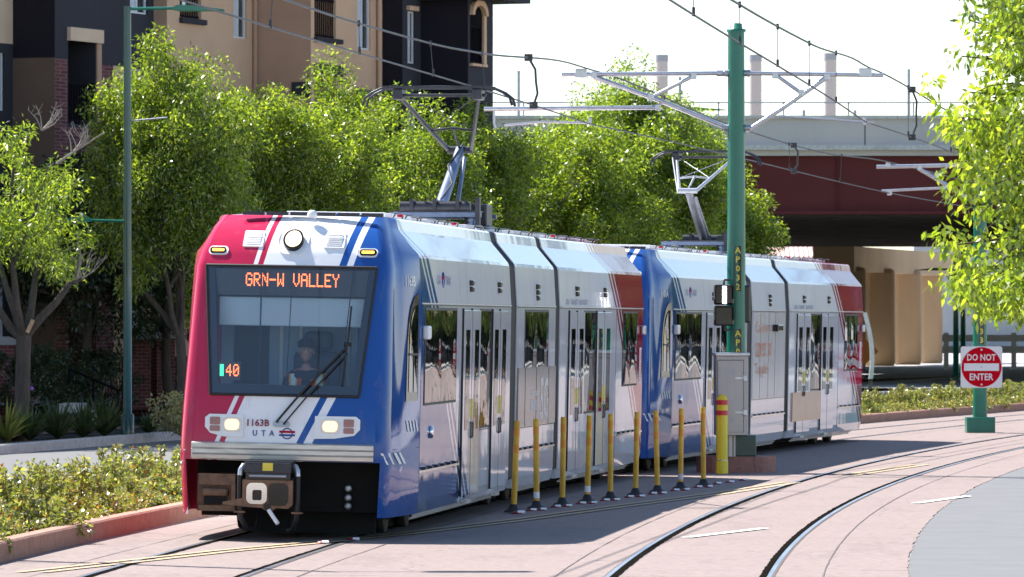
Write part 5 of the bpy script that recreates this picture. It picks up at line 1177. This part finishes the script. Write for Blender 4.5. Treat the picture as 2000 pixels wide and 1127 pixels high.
# ------------------------------------------------------------ overpass
bd = 205.0; X0, X1 = -50.0, 60.0
br_ = thing('highway_overpass', 'highway overpass with a grey parapet, deep red girder and tan piers', 'bridge', (0, bd, 0)); 
def bx(nm, mat, x0, x1, y0, y1, z0, z1): mb = MB(); mb.box(x0, x1, y0 - bd, y1 - bd, z0, z1); return mb.build(nm, mat, br_)
zA, zB, zC, zD = zy(232, bd), zy(290, bd), zy(304, bd), zy(412, bd)
bx('parapet', 'bridge_grey', X0, X1, bd, bd + .4, zC, zA); bx('parapet_coping', 'pale_concrete', X0, X1, bd - .12, bd + .52, zA, zA + .12); bx('parapet_ledge', 'pale_concrete', X0, X1, bd - .25, bd, zB - .06, zB + .12)
bx('deck', 'bridge_under', X0, X1, bd + .4, bd + 96, zC - .6, zC); bx('girder', 'bridge_red', X0, X1, bd + .35, bd + .8, zD, zC - .02); bx('girder_flange', 'bridge_red', X0, X1, bd + .05, bd + 1.2, zD - .12, zD)
for i in range(1, 18): y_ = bd + .8 + i * 5.2; bx('girder', 'bridge_under', X0, X1, y_, y_ + .4, zD, zC - .6); bx('girder_flange', 'bridge_under', X0, X1, y_ - .35, y_ + .75, zD - .1, zD - .001)
for i in range(28): xx = X0 + 2 + i * 4; bx('stiffener', 'bridge_red', xx, xx + .04, bd + .27, bd + .35, zD + .01, zC - .05)
for i in range(25): xx = X0 + 3 + i * 6; bx('parapet_joint', 'joint', xx, xx + .05, bd - .004, bd + .001, zB + .13, zA - .01)
for px, py in ((1013, 138), (1328, 150), (1775, 135), (1570, 215), (1670, 215)):
    mb = MB(); mb.tube([(xp(px, bd + 3), 3, zC), (xp(px, bd + 3), 3, zy(py, bd + 3))], .06, 6); mb.build('mast', 'steel_grey', br_)
mb = MB()
for i in range(60): xx = X0 + i * 2.4; mb.box(xx, xx + .06, .15, .21, zA + .12, zA + .62)
mb.box(X0, X1, .15, .21, zA + .58, zA + .63); mb.build('parapet_railing', 'steel_grey', br_)
capz = zy(500, 300) 
pier_px = [(1600, 1691, 292, 'p'), (1688, 1747, 300, 'p'), (1744, 1798, 309, 'p'), (1795, 1840, 319, 'p')]
for k, (p0, p1, dd, _) in enumerate(pier_px):
    c = xp((p0 + p1) / 2, dd); hw_ = (p1 - p0) / 2 * dd / F
    mb = MB(Matrix.Translation((c, dd - bd, 0))); r_ = min(hw_, .78); mb.bbox(-hw_, hw_, -.8, .8, -.1, zD - 1.2, .25); mb.build('pier_column', 'pier_tan', br_)
a0, a1 = Vector((xp(1622, 290), 290 - bd)).to_3d(), None
mb = MB(); zt_ = zD - .13; 
v0, v1 = Vector((xp(1628, 291), 291 - bd, 0)), Vector((xp(1842, 324), 324 - bd, 0)); dr2 = (v1 - v0).normalized(); nn = Vector((dr2.y, -dr2.x, 0)) * 1.1
q = [v0 - nn, v0 + nn, v1 + nn, v1 - nn]; mb.add([(v.x, v.y, zt_ - 1.3) for v in q] + [(v.x, v.y, zt_) for v in q], [(0, 3, 2, 1), (4, 5, 6, 7), (0, 1, 5, 4), (1, 2, 6, 5), (2, 3, 7, 6), (3, 0, 4, 7)]); mb.build('pier_cap', 'pier_tan', br_)
for xx in (-45, -22, 46): bx('pier_column', 'pier_tan', xx, xx + 1.8, bd + 84, bd + 86, -.1, zD - .15)
# ------------------------------------------------------------ far things
for px0, px1, py, lb in ((1280, 1305, 107, 'pale concrete chimney above the trees beyond the overpass'), (1463, 1488, 107, 'pale concrete chimney close beside the green pole numbered AP032'), (1609, 1633, 104, 'pale concrete chimney beyond the overpass, the one above the tan piers')):
    dd = 1000; c = Vector((xp((px0 + px1) / 2, dd), dd, 0)); r = (px1 - px0) / 2 * dd / F; hh = zy(py, dd); t = thing('chimney', lb, 'chimney', c, 0, 'three chimneys beyond the overpass')
    mb = MB(); mb.lathe([(r * 1.06, 0), (r, hh * .6), (r * .97, hh - 1.2)], 24); mb.build('stack', 'chimney_pale', t); mb = MB(); mb.lathe([(r * 1.03, hh - 1.2), (r * 1.03, hh)], 24); mb.build('rim', 'cap_stone', t)
mb = MB(); mb.box(34, 64, 470, 471, 0, 9); tag(mb.build('sound_wall', 'sound_wall'), 'long grey wall far behind the bridge piers', 'wall')
fd = 275; fw_ = thing('rail_fence', 'white rail fence across the road beyond the bridge piers', 'fence', (xp(1840, fd), fd, 0))
xA, xB = 0, xp(2120, fd) - xp(1840, fd)
for py0, py1 in ((654, 667), (676, 690)): mb = MB(); mb.box(xA, xB, -.04, .04, zy(py1, fd), zy(py0, fd)); mb.build('rail', 'fence_white', fw_)
for i in range(5): xx = xA + .2 + (xB - .4) * i / 4; mb = MB(); mb.box(xx - .12, xx + .12, -.06, .06, 0, zy(650, fd)); mb.build('post', 'fence_white', fw_)
# house with a tiled roof behind the second car
hd_ = 335; hx = xp(1545, hd_); hs_ = thing('tiled_house', 'low building with a pale pink ribbed tile roof under the overpass edge', 'building', (hx, hd_, 0)); w2 = 150 * hd_ / F / 2 + .5
mb = MB(); mb.box(-w2, w2, 0, 8, 0, zy(503, hd_)); mb.build('wall', 'stucco_cream', hs_)
z_e, z_r = zy(503, hd_) - .1, zy(466, hd_ + 4)
mb = MB(); mb.prism([(-.5, z_e), (4, z_r), (8.5, z_e), (8.5, z_e + .12), (4, z_r + .14), (-.5, z_e + .12)], -w2 - .3, w2 + .3, plane='yz'); rf = mb.build('roof', 'roof_tile', hs_)
nt = 22; sl_m = None
for i in range(nt):
    xx = -w2 - .2 + (2 * w2 + .4) * i / (nt - 1); mb = MB(); mb.tube([(xx, -.52, z_e + .13), (xx, 4, z_r + .15)], .07, 6); mb.build('tile_rib', 'roof_tile', rf)
# ------------------------------------------------------------ foliage
def leaf_mesh(name, centers, rads, per, L_, Wd, mat, seed, droop=.5, up=.55, flat=1.0, mats=None, shape=1):
    rg = np.random.default_rng(seed); C = np.repeat(np.asarray(centers, float), per, 0); Rr = np.repeat(np.asarray(rads, float), per)[:, None]; n = len(C)
    v = rg.normal(size=(n, 3)); v /= np.linalg.norm(v, axis=1, keepdims=True); rad = rg.random((n, 1)) ** .45
    P = C + v * rad * Rr * np.array([1, 1, flat])
    ax = v * .8 + rg.normal(size=(n, 3)) * .7; ax[:, 2] -= droop; ax /= np.linalg.norm(ax, axis=1, keepdims=True)
    nr = rg.normal(size=(n, 3)) * .75; nr[:, 2] += up; sd = np.cross(ax, nr); sd /= np.linalg.norm(sd, axis=1, keepdims=True) + 1e-9
    nr = np.cross(sd, ax)
    ll = L_ * rg.uniform(.6, 1.25, (n, 1)); ww = Wd * rg.uniform(.7, 1.2, (n, 1))
    V = np.empty((n, 4, 3)); V[:, 0] = P; V[:, 1] = P + ax * ll * .45 + sd * ww / 2 - nr * ww * .12; V[:, 2] = P + ax * ll - nr * ll * .15; V[:, 3] = P + ax * ll * .45 - sd * ww / 2 - nr * ww * .12
    me = bpy.data.meshes.new(name); me.vertices.add(n * 4); me.vertices.foreach_set('co', V.reshape(-1).astype(np.float32)); me.loops.add(n * 4); me.loops.foreach_set('vertex_index', np.arange(n * 4, dtype=np.int32))
    me.polygons.add(n); me.polygons.foreach_set('loop_start', np.arange(0, n * 4, 4, dtype=np.int32))
    for m in (mats or [mat]): me.materials.append(M[m])
    if mats: me.polygons.foreach_set('material_index', rg.choice(len(mats), n, p=[.80, .20] if len(mats) == 2 else [.74, .10, .16]).astype(np.int32))
    me.update(); me.validate(); return me
def put(name, me, parent):
    o = bpy.data.objects.new(name, me); COL.objects.link(o); o.parent = parent; WM[o] = WM[parent].copy(); return o
def branchy(rnd, base, dirn, L_, r0, depth, segs, tips, bend=.25, upb=.25, minr=.012):
    n = 5; pts = [base.copy()]; d = dirn.normalized(); rs = [r0]
    for i in range(n):
        d = (d + Vector((rnd.uniform(-bend, bend), rnd.uniform(-bend, bend), rnd.uniform(-bend, bend) + upb * .3))).normalized(); pts.append(pts[-1] + d * L_ / n); rs.append(max(minr, r0 * (1 - .62 * (i + 1) / n)))
    segs.append((pts, rs))
    if depth == 0: tips += [pts[-1], pts[-2], pts[-3]]; return
    tips += [pts[-1]]
    k = rnd.randint(3, 4)
    for j in range(k):
        i = rnd.randint(2, n); sp = Vector((rnd.uniform(-1, 1), rnd.uniform(-1, 1), rnd.uniform(-.25, .8))); nd = (d * .55 + sp).normalized()
        branchy(rnd, pts[i], nd, L_ * rnd.uniform(.5, .75), rs[i] * .7, depth - 1, segs, tips, bend, upb, minr)
def make_tree(name, label, seed, H_, crown_r, z_low, trunk_h, r0, leafmat, per, n_extra, L_, Wd, barkm='bark', group=None, limbs=6, clump=.52, lopsided=0, cat='tree', upper=True, mats=None):
    rnd = random.Random(seed); t = thing(name, label, cat, (0, 0, 0), 0, group); segs, tips = [], []
    top = Vector((rnd.uniform(-.15, .15), rnd.uniform(-.15, .15), trunk_h))
    segs.append(([Vector((0, 0, -.2)), Vector((0, 0, .1)), top * .5 + Vector((rnd.uniform(-.08, .08), 0, 0)), top], [r0 * 1.35, r0 * 1.1, r0, r0 * .9]))
    for i in range(limbs):
        a = 2 * math.pi * (i + rnd.uniform(-.3, .3)) / limbs; tilt = rnd.uniform(.35, .9) if i else .1
        dv = Vector((math.cos(a) * tilt, math.sin(a) * tilt, 1)).normalized(); branchy(rnd, top * rnd.uniform(.85, 1), dv, (H_ - trunk_h) * rnd.uniform(.5, .72), r0 * .6, 2, segs, tips)
    mb = MB()
    cz0 = (H_ + z_low) / 2; hz0 = (H_ - z_low) / 2
    for pts, rs in segs:
        k_ = len(pts)
        while k_ > 1 and pts[k_ - 1].z > trunk_h + .3 and (pts[k_ - 1].x / crown_r) ** 2 + (pts[k_ - 1].y / crown_r) ** 2 + ((pts[k_ - 1].z - cz0) / hz0) ** 2 > .92: k_ -= 1
        if k_ > 1: mb.tube(pts[:k_], rs[:k_], 7 if rs[0] > .05 else 5, False)
    mb.build('trunk', barkm, t)
    cz = (H_ + z_low) / 2; hz = (H_ - z_low) / 2; cen, rad = [], []
    for p in tips:
        e = ((p.x / crown_r) ** 2 + (p.y / crown_r) ** 2 + ((p.z - cz) / hz) ** 2)
        if e < 1.15: cen.append(p); rad.append(clump * rnd.uniform(.7, 1.15))
    k = 0
    while k < n_extra:
        v = Vector((rnd.gauss(0, 1), rnd.gauss(0, 1), rnd.gauss(0, 1))).normalized(); s = rnd.uniform(.55, 1.0) ** .6
        bulge = 1 + .16 * math.sin(3 * math.atan2(v.y, v.x) + seed) + .12 * math.sin(5 * v.z * 2 + seed * 2)
        p = Vector((v.x * crown_r * s * bulge, v.y * crown_r * s * bulge, cz + v.z * hz * s * (bulge if v.z > 0 else 1)))
        if v.z < -.5 and rnd.random() < .6: continue
        cen.append(p); rad.append(clump * rnd.uniform(.65, 1.2)); k += 1
    put('crown', leaf_mesh('crown', cen, rad, per, L_, Wd, leafmat, seed, mats=mats), t); return t
# the row of ash trees along the verge
protos = []
for i, (sd_, H_, cr, zl, th) in enumerate(((11, 8.0, 1.95, 2.0, 2.1), (23, 8.0, 2.5, 1.8, 2.0), (37, 8.0, 2.6, 1.6, 1.9))):
    protos.append(make_tree('ash_tree', 'x', sd_, H_, cr, zl, th, .13, ('leaf_ash', 'leaf_ash', 'leaf_far')[i], 360, (84, 80, 92)[i], .118, .044, group='leafy trees along the far side of the road'))
row = [(0, 352, 113, 7.9, 0.3, .84, 'tallest lime green tree behind the street lamp and the red side of the tram'), (1, 555, 121, 7.35, 1.2, .9, 'lime green tree above the destination display of the leading car'),
       (2, 720, 129.5, 7.75, 2.6, 1.0, 'lime green tree behind the left end of the near pantograph'), (0, 885, 138, 7.5, 4.0, 1.05, 'lime green tree behind the knee of the near pantograph'),
       (1, 1075, 149, 7.6, 5.2, 1.1, 'lime green tree between the near pantograph and the chimney'), (2, 1215, 160, 9.2, .9, 1.15, 'tall lime green tree in front of the end of the overpass'), (0, 1360, 172, 7.7, 2.0, 1.2, 'lime green tree beside the green pole numbered AP032'), (1, 1160, 178, 8.6, 3.1, 1.3, 'farther tree filling in behind the lime green row by the overpass')]
used = set()
for pi, px, dd, hh, rz, wd, lb in row:
    loc = Vector((xp(px, dd), dd, .15)); s = hh / 8.0
    if pi not in used:
        r = protos[pi]; used.add(pi); r.matrix_basis = Matrix.Translation(loc) @ Matrix.Rotation(rz, 4, 'Z') @ Matrix.Diagonal((wd, wd, s, 1)); r['label'] = lb; WM[r] = r.matrix_basis.copy()
    else: copy_thing(protos[pi], loc, rz, (wd, wd, s), lb)
# the small forked tree by the lamp post, with dead twigs
def forked():
    t = thing('forked_tree', 'small forked tree with dead bare twigs and a pale pruning scar', 'tree', (xp(42, 104.5), 104.5, .13)); rnd = random.Random(5); o = WM[t].translation
    A = lambda px, py, dy=0: at(px, py, 104.5 + dy) - o + Vector((0, dy, 0))
    mb = MB(); lim = [([A(40, 870), A(42, 800), A(45, 700), A(46, 655)], [.19, .15, .14, .15]), ([A(46, 660), A(75, 625), A(110, 590), A(135, 555), A(160, 545)], [.10, .085, .07, .055, .03]), ([A(44, 660), A(20, 640), A(-5, 600), A(-40, 560)], [.10, .08, .07, .05]),
        ([A(46, 660, .1), A(58, 610, .2), A(66, 540, .4), A(80, 470, .5), A(95, 400, .6)], [.09, .075, .06, .045, .03]), ([A(44, 660), A(35, 600, -.2), A(28, 520, -.3), A(22, 420, -.4), A(30, 330, -.4)], [.09, .07, .055, .04, .025]), ([A(44, 655), A(15, 580, .3), A(-10, 500, .5), A(-30, 430, .6)], [.07, .06, .045, .03]),
        ([A(66, 540, .4), A(100, 500, .3), A(120, 460, .2)], [.04, .03, .02]), ([A(28, 520, -.3), A(60, 450, -.5), A(85, 380, -.6), A(100, 320, -.5)], [.04, .03, .025, .015])]
    for p_, r_ in lim: mb.tube(p_, r_, 9, False)
    mb.build('trunk', 'bark', t)
    mb = MB()
    def twig(px, py, L_, k, dy=0):
        for j in range(k):
            a = R(rnd.uniform(25, 120)); p0 = A(px, py, dy); p1 = p0 + Vector((math.cos(a) * L_ * .5, rnd.uniform(-.1, .1), math.sin(a) * L_ * .5)); p2 = p1 + Vector((math.cos(a + .3) * L_ * .5, rnd.uniform(-.1, .1), math.sin(a + .3) * L_ * .5)); mb.tube([p0, p1, p2], [.016, .011, .005], 5, False)
            for m_ in range(3): q = p1.lerp(p2, rnd.random()); mb.tube([q, q + Vector((rnd.uniform(-.12, .2), rnd.uniform(-.1, .1), rnd.uniform(.05, .2)))], [.007, .004], 4, False)
    twig(150, 550, .75, 7); twig(160, 545, .5, 5); twig(82, 255, .5, 6); twig(140, 300, .5, 3); mb.tube([A(110, 320), A(150, 292), A(205, 258)], [.03, .022, .01], 5, False); twig(165, 284, .35, 4); twig(150, 292, .3, 3)
    tw = mb.build('dead_twigs', 'bark_pale', t); tw['kind'] = 'stuff'
    mb = MB(); mb.cbox(A(60, 637, -.12), .07, .06, .26, 0, 0, R(25)); mb.build('pruning_scar', 'wood_scar', t)
    cen, rad = [], []
    for px, py, n, sx, sy in ((30, 280, 16, 40, 50), (60, 340, 22, 70, 60), (20, 430, 30, 70, 60), (100, 420, 26, 60, 50), (60, 500, 30, 80, 45), (110, 520, 16, 40, 30), (120, 350, 14, 35, 30), (-40, 400, 30, 50, 100), (150, 470, 5, 25, 25)):
        for _ in range(int(n * .62)): cen.append(A(px + rnd.gauss(0, sx * .55), py + rnd.gauss(0, sy * .55), rnd.uniform(-1.0, 1.0))); rad.append(rnd.uniform(.18, .36))
    put('crown', leaf_mesh('crown', cen, rad, 85, .11, .036, 'leaf_ash', 55), t)
forked()
# dark shaded trees close to the flats, and tall screen behind the row
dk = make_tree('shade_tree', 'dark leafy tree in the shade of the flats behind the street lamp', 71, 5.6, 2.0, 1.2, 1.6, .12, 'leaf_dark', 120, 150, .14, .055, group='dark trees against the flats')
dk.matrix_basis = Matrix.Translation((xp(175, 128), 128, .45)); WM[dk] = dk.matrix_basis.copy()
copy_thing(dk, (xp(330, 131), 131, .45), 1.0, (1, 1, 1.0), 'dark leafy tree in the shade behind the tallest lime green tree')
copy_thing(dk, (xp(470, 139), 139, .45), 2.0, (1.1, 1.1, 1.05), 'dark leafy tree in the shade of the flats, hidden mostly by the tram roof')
# tree at the right edge, on the near pavement
def right_tree():
    dd = 45.0; o = Vector((8.2, 46.5, 0)); t = thing('lime_tree', 'bright lime green leafy branches hanging in from a tree beside the grey road', 'tree', o); rnd = random.Random(9)
    A = lambda px, py, dy=0: at(px, py, dd + dy) - o
    mb = MB(); mb.tube([(0, 0, -.1), (-.05, 0, 1.2), (.05, .05, 2.4)], [.2, .15, .14], 10, False)
    tips = []
    for py, px in ((40, 1885), (110, 1870), (230, 1862), (290, 1850), (400, 1900), (480, 1842), (540, 1838), (570, 1890), (590, 1880), (330, 1870), (30, 1960), (180, 1880)):
        e = A(px + 10, py, rnd.uniform(-.6, .6)); s_ = Vector((0, .05, 2.2 + rnd.uniform(0, 1.2))); m1 = s_.lerp(e, .5) + Vector((0, 0, .35)); m2 = s_.lerp(e, .8) + Vector((0, 0, .18)); mb.tube([s_, m1, m2, e], [.05, .03, .016, .006], 6, False); tips.append((m1, m2, e))
    for k in range(150):
        py = rnd.uniform(-60, 580); px = 1890 + abs(rnd.gauss(0, 1)) * 110; a_ = A(px, py, rnd.uniform(-.9, .9)); b_ = a_ + Vector((rnd.uniform(.15, .5), rnd.uniform(-.2, .2), rnd.uniform(-.05, .22))); mb.tube([a_, a_.lerp(b_, .5) + Vector((0, 0, .03)), b_], [.003, .006, .010], 4, False)
    mb.build('trunk', 'bark', t); cen, rad = [], []
    for m1, m2, e in tips:
        for k in range(30): f_ = rnd.random() ** .7; p_ = (m1.lerp(m2, f_ * 2) if f_ < .5 else m2.lerp(e, f_ * 2 - 1)); cen.append(p_ + Vector((rnd.gauss(0, .10), rnd.gauss(0, .3), rnd.gauss(0, .09)))); rad.append(.13)
    for k in range(300):
        py = rnd.choice((-40, 25, 105, 175, 250, 335, 400, 470, 540, 575)) + rnd.gauss(0, 15); edge = 1900 + 30 * math.sin(py / 55) + 18 * math.sin(py / 23 + 1); px = edge + min(2.2, abs(rnd.gauss(0, 1))) * 130 + 8; cen.append(A(px, py, rnd.uniform(-1.2, 1.2))); rad.append(.16)
    for k in range(260): cen.append(Vector((max(-2.4, min(2.4, rnd.gauss(0, 1.2))), max(-2.6, min(2.6, rnd.gauss(0, 1.3))), 4.2 + max(-1.9, min(2.2, rnd.gauss(0, 1.1)))))); rad.append(.4)
    put('crown', leaf_mesh('crown', cen, rad, 26, .086, .037, None, 91, droop=1.2, up=.3, mats=['leaf_lime', 'leaf_ash']), t)
right_tree()
# trees across the road, out of the picture to the right: the tram's side mirrors them
k = 0
for x_, y_, hh, rz in ((40, 140, 6.2, .4), (45, 146, 6.8, 1.7), (50, 150, 6.4, 2.9), (19, 181, 6.6, .2), (23.5, 184, 7.4, 1.1), (28, 187, 7.0, 5), (32.5, 190, 7.6, 4.4), (37, 194, 7.0, 3.3), (42, 199, 7.4, .7), (21, 197, 8, 1), (26, 200, 8.4, 2), (31, 203, 8, 4)):
    copy_thing(protos[k % 3], (x_ + 3.0, y_, 0), rz, (1.15, 1.15, hh / 8), 'leafy tree beyond the grey road, mirrored in the tram side', 'trees mirrored in the tram side'); k += 1
# shrubs of the beds
def shrub_proto(seed, mats, hgt, spread, n, per, spikes):
    rnd = random.Random(seed); t = thing('bed_shrub', 'x', 'shrub', (0, 0, 0)); cen, rad = [], []; mb = MB()
    for i in range(n):
        a = rnd.uniform(0, 6.28); r_ = spread * math.sqrt(rnd.random()); h = hgt * (1 - .55 * (r_ / spread) ** 2) * rnd.uniform(.5, 1); p = Vector((r_ * math.cos(a), r_ * math.sin(a), max(.07, h - .05))); mb.tube([(p.x * .3, p.y * .3, -.02), p * .6, p], [.008, .006, .003], 4, False)
        for q in np.linspace(.45, 1, 3): cen.append(Vector((p.x * (.5 + .5 * q), p.y * (.5 + .5 * q), p.z * q))); rad.append(.085)
    for i in range(spikes):
        a = rnd.uniform(0, 6.28); r_ = spread * .6 * rnd.random(); b_ = Vector((r_ * math.cos(a), r_ * math.sin(a), hgt * .6)); e = b_ + Vector((rnd.uniform(-.05, .05), rnd.uniform(-.05, .05), hgt * rnd.uniform(.5, .9))); mb.tube([b_, e], [.006, .003], 4, False)
        for q in np.linspace(.2, 1, 6): cen.append(b_.lerp(e, q)); rad.append(.045)
    mb.build('stems', 'bark', t); put('leaves', leaf_mesh('leaves', cen, rad, per, .066, .034, None, seed, droop=.05, up=.8, mats=mats), t); return t
SP = [shrub_proto(1, ['leaf_shrub', 'leaf_red', 'leaf_dry'], .42, .60, 50, 16, 3), shrub_proto(2, ['leaf_shrub', 'leaf_red', 'leaf_dry'], .36, .64, 54, 16, 1), shrub_proto(3, ['leaf_shrub', 'leaf_dry'], .38, .58, 50, 16, 3)]
used = set(); rnd = random.Random(21)
def place_shrub(p, s, lb, grp):
    k = rnd.randrange(3); rz = rnd.uniform(0, 6.28)
    if k not in used: used.add(k); r = SP[k]; r.matrix_basis = Matrix.Translation(p) @ Matrix.Rotation(rz, 4, 'Z') @ Matrix.Diagonal((s, s, s, 1)); WM[r] = r.matrix_basis.copy(); r['label'] = lb; r['group'] = grp
    else: copy_thing(SP[k], p, rz, s, lb, grp)
d = 51.5
while d < 73:
    for off in (-2.72, -3.3, -3.95):
        q = tl_(d + rnd.uniform(-.25, .25), off + rnd.uniform(-.12, .12)); q.z = .11; place_shrub(q, rnd.uniform(.75, 1.2), 'yellow green shrub with some red leaves in the bed by the tram front', 'shrubs in the bed beside the tram front')
    d += .82
d = 118
while d < 158:
    for off in (-2.62, -3.25, -3.9):
        q = tl_(d + rnd.uniform(-.3, .3), off + rnd.uniform(-.12, .12)); q.z = .11; place_shrub(q, rnd.uniform(.85, 1.05), 'low green shrub in the bed behind the DO NOT ENTER sign', 'shrubs in the bed behind the sign')
    d += .95
# verge plants below the flats
def spiky(seed, label, L_, n, mat, fl=False):
    rnd = random.Random(seed); t = thing('spiky_plant', label, 'plant', (0, 0, 0)); mb = MB()
    for i in range(n):
        a = rnd.uniform(0, 6.28); tl = rnd.uniform(.25, 1.1); h = L_ * rnd.uniform(.6, 1); dv = Vector((math.cos(a) * math.sin(tl), math.sin(a) * math.sin(tl), math.cos(tl))); sd_ = Vector((-math.sin(a), math.cos(a), 0)) * .022
        m_ = dv * h * .55; e = dv * h + Vector((0, 0, -h * .18 * tl)); mb.add([-sd_, sd_, m_ + sd_, m_ - sd_, e], [(0, 1, 2, 3), (3, 2, 4)])
    mb.build('blades', mat, t)
    if fl:
        for i in range(2): mb = MB(); p_ = Vector((rnd.uniform(-.3, .5), -.2, L_ * rnd.uniform(.75, 1))); mb.tube([(0, 0, .1), p_], [.008, .005], 4); mb.build('stalk', 'leaf_spike', t); mb = MB(); mb.lathe([(.01, -.03), (.04, 0), (.01, .05)], 8, tuple(p_)); mb.build('flower', 'purple_petal', t)
    return t
simple('purple_petal', (.22, .06, .35), .7, var=.2, scale=20)
s1 = spiky(4, 'sunlit spiky plant with purple flowers at the foot of the forked tree', 1.0, 110, 'leaf_shrub', True); s1.matrix_basis = Matrix.Translation((xp(12, 102.5), 102.5, .13))
s2 = spiky(6, 'dark grassy tuft on the verge between the forked tree and the steps', .95, 130, 'leaf_spike'); s2.matrix_basis = Matrix.Translation((xp(112, 105), 105, .13))
copy_thing(s2, (xp(162, 106.5), 106.5, .13), 1, 1.0, 'dark grassy tuft on the verge in front of the stone steps'); copy_thing(s2, (xp(205, 107.5), 107.5, .13), 2.2, 1.05, 'dark grassy tuft on the verge beside the foot of the street lamp'); copy_thing(s2, (xp(290, 110), 110, .13), 3, .6, 'low dark tuft between the street lamp and the dry shrub')
copy_thing(s2, (xp(60, 104), 103.8, .13), 4, .9, 'dark tuft right against the trunk of the forked tree')
def bushy(label, seed, p, r_, h, mat, per=60, n=40):
    rnd = random.Random(seed); t = thing('verge_shrub', label, 'shrub', p); cen = [Vector((rnd.gauss(0, r_ * .5), rnd.gauss(0, r_ * .5), rnd.uniform(.12, h))) for _ in range(n)]
    mb = MB()
    for c in cen[::3]: mb.tube([(0, 0, 0), c], [.012, .004], 4, False)
    mb.build('stems', 'bark_pale', t); put('leaves', leaf_mesh('leaves', cen, [.14] * n, per, .075, .04, mat, seed), t)
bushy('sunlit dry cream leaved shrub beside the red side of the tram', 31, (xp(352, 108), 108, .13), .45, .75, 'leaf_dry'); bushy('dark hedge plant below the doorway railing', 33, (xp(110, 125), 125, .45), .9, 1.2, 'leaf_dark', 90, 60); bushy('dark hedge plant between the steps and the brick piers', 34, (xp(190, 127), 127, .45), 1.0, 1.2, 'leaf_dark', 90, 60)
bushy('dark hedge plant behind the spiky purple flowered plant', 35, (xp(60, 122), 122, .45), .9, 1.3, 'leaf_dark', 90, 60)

for k, (x_, y_) in enumerate(((23.5, 190), (27.5, 192), (40, 135), (45, 139), (50, 143), (55, 147), (27, 196), (31.5, 199), (36, 202), (41, 206), (46, 211))): copy_thing(dk, (x_, y_, -.3), k, (1.7, 1.5, .55), 'low dark tree added out of view to darken the reflections in the tram side', 'low trees added to darken the tram reflections')  # unseen low trees added to close the bright gap in the reflections
